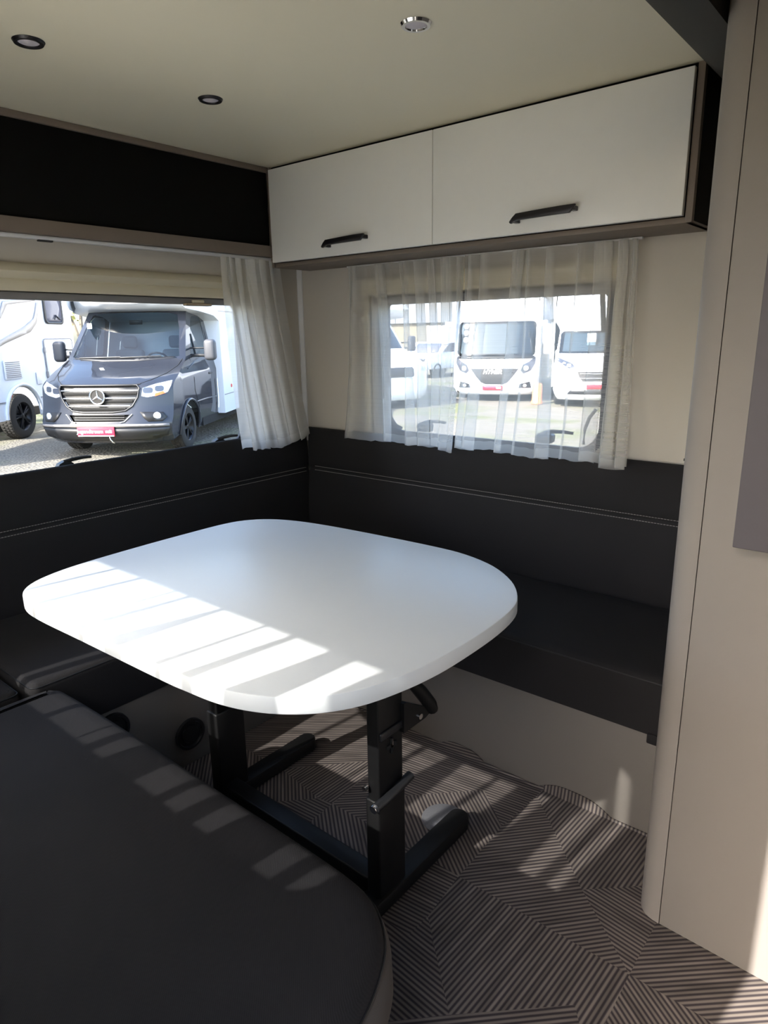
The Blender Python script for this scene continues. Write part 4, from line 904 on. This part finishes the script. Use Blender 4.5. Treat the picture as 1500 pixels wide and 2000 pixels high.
def semi():
    V = thing('motorhome', 'white motorhome with slanted headlights at the right edge of the curtained window', 'motorhome', (-6.33, 15.43, GZ), math.radians(-65))
    prof = [(.18, -.12), (.28, 0), (.55, .05), (.85, .02), (1.0, -.06), (1.12, -.30), (1.20, -.55), (1.80, -1.10), (1.95, -1.0), (2.3, -1.25), (2.75, -1.9)]; Wd = [(.18, .92), (.4, 1.02), (1.0, 1.02), (1.3, .98), (1.8, .92), (2.0, 1.05), (2.75, 1.02)]
    def fx(Y, z): return lerp_t(prof, z)-.25*(abs(Y)/lerp_t(Wd, z))**3
    F = lambda off: (lambda Y, z: (fx(Y, z)+off, Y, z))
    zs = [.18+.08*k for k in range(33)]; edge = [(lerp_t(Wd, z), z) for z in zs]
    WS = [(-.93, 1.24), (.93, 1.24), (.90, 1.70), (.84, 1.76), (-.84, 1.76), (-.90, 1.70)]
    patch('cab_front', [(-a, b) for a, b in reversed(edge)]+edge, F(0), 'vanwhite', V, [WS], .08)
    patch('windshield', WS, F(-.006), 'vanglass', V, [], .12); patch('sunshade', [(-.85, 1.28), (.85, 1.28), (.80, 1.72), (-.80, 1.72)], F(-.12), 'greybar', V, [], .15)
    box('price_card', (-.85, -.28, 1.42), (-.835, -.08, 1.70), 'letter', V)
    g = patch('grille', [(-.48, .84), (.48, .84), (.44, .72), (.36, .62), (-.36, .62), (-.44, .72)], F(.006), 'grille', V, [], .08)
    for z in (.79, .69): tube('grille_bar', [(fx(y, z)+.014, y, z) for y in [-.42+.84*k/8 for k in range(9)]], .010, 'chrome', g, 6)
    for s in (1, -1):
        H = [(.50, .90), (.60, 1.02), (.80, 1.10), (1.0, 1.18), (.96, 1.08), (.72, .94), (.56, .84)]; H = H if s > 0 else [(-a, b) for a, b in reversed(H)]
        h = patch('headlight', H, F(.008), 'lampdark', V, [], .07); patch('lamp_unit', rrect(s*.68-.05, .95, s*.68+.05, 1.02, .03), F(.016), 'lamp', h, [], .04)
        mb = bmesh.new(); bm_box(mb, (-.95, min(s*1.12, s*1.30), 1.22), (-.80, max(s*1.12, s*1.30), 1.58), .05, 3); from_bm('wing_mirror', mb, 'whiteplastic', V, True, 60)
        box('side_wall', (-6.8, s*1.08-.02, .35), (-2.0, s*1.08+.02, 2.75), 'vanwhite', V); box('cab_side', (-2.1, s*.99-.02, .35), (-.75, s*.99+.02, 1.3), 'vanwhite', V)
        wheel(V, -1.1, s*.88, .34, s); wheel(V, -4.8, s*.9, .34, s)
    patch('lower_intake', [(-.62, .42), (.62, .42), (.70, .32), (-.70, .32)], F(.006), 'blackplastic', V, [], .1, .01)
    p = patch('number_plate', rrect(-.26, .44, .26, .55, .01), F(.014), 'plate', V, [], .1, .01); patch('plate_lettering', rrect(.08, .475, .22, .515, .01), F(.022), 'letter', p, [], .1)
    box('roof', (-6.8, -1.08, 2.72), (-1.9, 1.08, 2.80), 'vanwhite', V, .03); box('underbody', (-6.8, -1.0, .22), (-.3, 1.0, .40), 'soot', V); box('rear_wall', (-6.84, -1.1, .35), (-6.80, 1.1, 2.78), 'vanwhite', V)
semi()
def side_cab():
    """white coach-built parked nearer, its cab flank and mirror showing at the left of the curtained window"""
    V = thing('motorhome', 'white coach-built motorhome cab at the left edge of the curtained window', 'motorhome', (-10.2, 12.8, GZ), math.radians(-20))
    prof = [(.2, -.1), (.3, 0), (.9, 0), (1.05, -.1), (1.25, -.6), (1.35, -.9), (2.05, -1.5), (2.2, -1.7), (2.3, -2.2)]; Wd = [(.2, .95), (.5, 1.02), (1.2, 1.0), (1.4, .95), (2.05, .84), (2.3, .78)]
    def fx(Y, z): return lerp_t(prof, z)-.25*(abs(Y)/lerp_t(Wd, z))**3
    F = lambda off: (lambda Y, z: (fx(Y, z)+off, Y, z))
    zs = [.2+.08*k for k in range(27)]; edge = [(lerp_t(Wd, z), z) for z in zs]
    WS = [(-.85, 1.40), (.85, 1.40), (.76, 2.02), (-.76, 2.02)]
    patch('cab_front', [(-a, b) for a, b in reversed(edge)]+edge, F(0), 'vanwhite', V, [WS], .1); patch('windshield', WS, F(-.006), 'vanglass', V, [], .2)
    for s in (1, -1):
        win = [(-1.35, 1.42), (-1.80, 2.0), (-2.2, 2.03), (-2.2, 1.42)]
        out = [(fx(lerp_t(Wd, z), z), z) for z in zs]+[(-2.45, 2.28), (-2.45, .30), (-1.5, .30), (-1.4, .60), (-1.1, .78), (-.8, .60), (-.7, .30)]
        patch('flank', out, lambda x, z, s=s: (x, s*lerp_t(Wd, z), z), 'vanwhite', V, [win], .12); patch('side_window', win, lambda x, z, s=s: (x, s*(lerp_t(Wd, z)-.005), z), 'vanglass', V, [], .2)
        H = [(.62, .85), (.64, 1.0), (.95, 1.10), (.97, .95), (.8, .85)]; H = H if s > 0 else [(-a, b) for a, b in reversed(H)]
        patch('headlight', H, F(.008), 'lamp', V, [], .08)
        mb = bmesh.new(); bm_box(mb, (-1.48, min(s*1.22, s*1.42), 1.32), (-1.34, max(s*1.22, s*1.42), 1.70), .05, 3); mr = from_bm('wing_mirror', mb, 'mirror', V, True, 60)
        ma = bmesh.new(); bm_box(ma, (-1.44, min(s*.95, s*1.24), 1.38), (-1.38, max(s*.95, s*1.24), 1.42), .008); bm_box(ma, (-1.44, min(s*.95, s*1.24), 1.52), (-1.38, max(s*.95, s*1.24), 1.55), .008); from_bm('mirror_arm', ma, 'blackplastic', mr)
        wheel(V, -1.1, s*.86, .34, s); wheel(V, -5.2, s*.9, .34, s)
    patch('grille', rrect(-.5, .75, .5, .98, .05), F(.008), 'grille', V, [], .1)
    prism('coach_body', [(-2.46, .4), (-2.46, 2.1), (-1.5, 2.15), (-1.2, 2.35), (-1.5, 2.75), (-2.4, 2.92), (-6.8, 2.92), (-6.8, .4)], 'y', -1.12, 1.12, 'vanwhite', V, bev=.04)
    box('underbody', (-6.7, -1.0, .22), (-.3, 1.0, .40), 'soot', V)
side_cab()
# small white car far behind, between the motorhomes
def far_car():
    V = thing('car', 'small white car parked far behind, seen through the left sheer curtain', 'car', (-17.2, 24.5, GZ), -PI/2)
    out = [(2.1, .35), (2.15, .70), (1.9, .90), (1.1, 1.0), (.5, 1.42), (-1.2, 1.46), (-1.9, 1.05), (-2.1, .95), (-2.1, .35)]
    prism('car_body', out, 'y', -.88, .88, 'vanwhite', V, bev=.06)
    prism('car_windows', [(1.0, 1.02), (.48, 1.38), (-1.15, 1.41), (-1.75, 1.05)], 'y', -.885, .885, 'darkglass', V)
    patch('windshield', [(-.7, 1.02), (.7, 1.02), (.6, 1.36), (-.6, 1.36)], lambda y, z: (1.12-(z-1.02)*1.45+.03, y, z), 'darkglass', V, [], .3, .01)
    for s in (1, -1):
        wheel(V, 1.35, s*.78, .31, s, .2); wheel(V, -1.35, s*.78, .31, s, .2)
        box('headlight', (2.08, s*.65-.15, .68), (2.16, s*.65+.15, .80), 'lampdark', V, .02)
far_car()
# hall behind: pale sheet cladding over a tan wall
def hall():
    V = thing('hall_building', 'long pale grey clad hall behind the motorhomes', 'building', (-18, 44, GZ))
    box('wall', (-34, 0, 0), (34, 8, 2.6), 'halldark', V)
    for k in range(30):
        x = -26+1.3*k; box('cladding_panel', (x+.03, -.35, 2.6), (x+1.27, -.15, 8.2), 'hall', V, .02)
    for k in range(8): box('gate', (-30+8*k, -.08, 0), (-26.5+8*k, -.01, 2.4), 'greybar', V)
    box('roof', (-34.4, -.5, 8.2), (34.4, 8.2, 8.5), 'hall', V)
hall()
b_ = lathe('bollard', [(0, 0), (.15, 0), (.15, .05), (.13, .08), (.12, .46), (.10, .50), (0, .51)], 'barrel', None, 20, Matrix.Translation((-8.02, 15.72, GZ)))
tag(b_, 'orange bollard on the gravel between the two facing motorhomes', 'bollard')

# trees with a few spring leaves behind the left vehicles
def tree(x, y, h, label, seed):
    rnd = random.Random(seed); V = thing('tree', label, 'tree', (x, y, GZ)); bm = bmesh.new(); lf = bmesh.new()
    def limb(p, d, l, r, dep):
        q = [p]; dd = d.copy()
        for k in range(3):
            dd = (dd+Vector((rnd.uniform(-.2, .2), rnd.uniform(-.2, .2), rnd.uniform(-.05, .15)))).normalized(); q.append(q[-1]+dd*l/3)
        bm_tube(bm, q, [r, r*.85, r*.7, r*.55], 5)
        if dep:
            for k in range(4 if dep > 1 else 3):
                nd = (dd+Vector((rnd.uniform(-1, 1), rnd.uniform(-1, 1), rnd.uniform(-.2, .7)))*.9).normalized(); limb(q[rnd.choice((1, 2, 3))], nd, l*.68, r*.5, dep-1)
        if dep <= 1:
            for k in range(34):
                c = q[-1]+Vector((rnd.gauss(0, .35), rnd.gauss(0, .35), rnd.gauss(0, .35))); s = rnd.uniform(.03, .07)
                u = Vector((rnd.gauss(0, 1), rnd.gauss(0, 1), rnd.gauss(0, 1))).normalized(); w_ = u.orthogonal().normalized()
                lf.faces.new([lf.verts.new(c+u*s), lf.verts.new(c+w_*s*.5), lf.verts.new(c-u*s), lf.verts.new(c-w_*s*.5)])
    limb(Vector((0, 0, 0)), Vector((0, 0, 1)), h*.34, h*.010, 4)
    from_bm('trunk', bm, 'bark', V, True, 60); l = from_bm('leaves', lf, 'leaf', V); l['kind'] = 'stuff'
tree(-16.6, 8.45, 7.0, 'budding tree with thin twigs between the two left vehicles', 3)
tree(-24.0, 12.9, 7.5, 'taller budding tree further back, mostly behind the dark camper', 5)
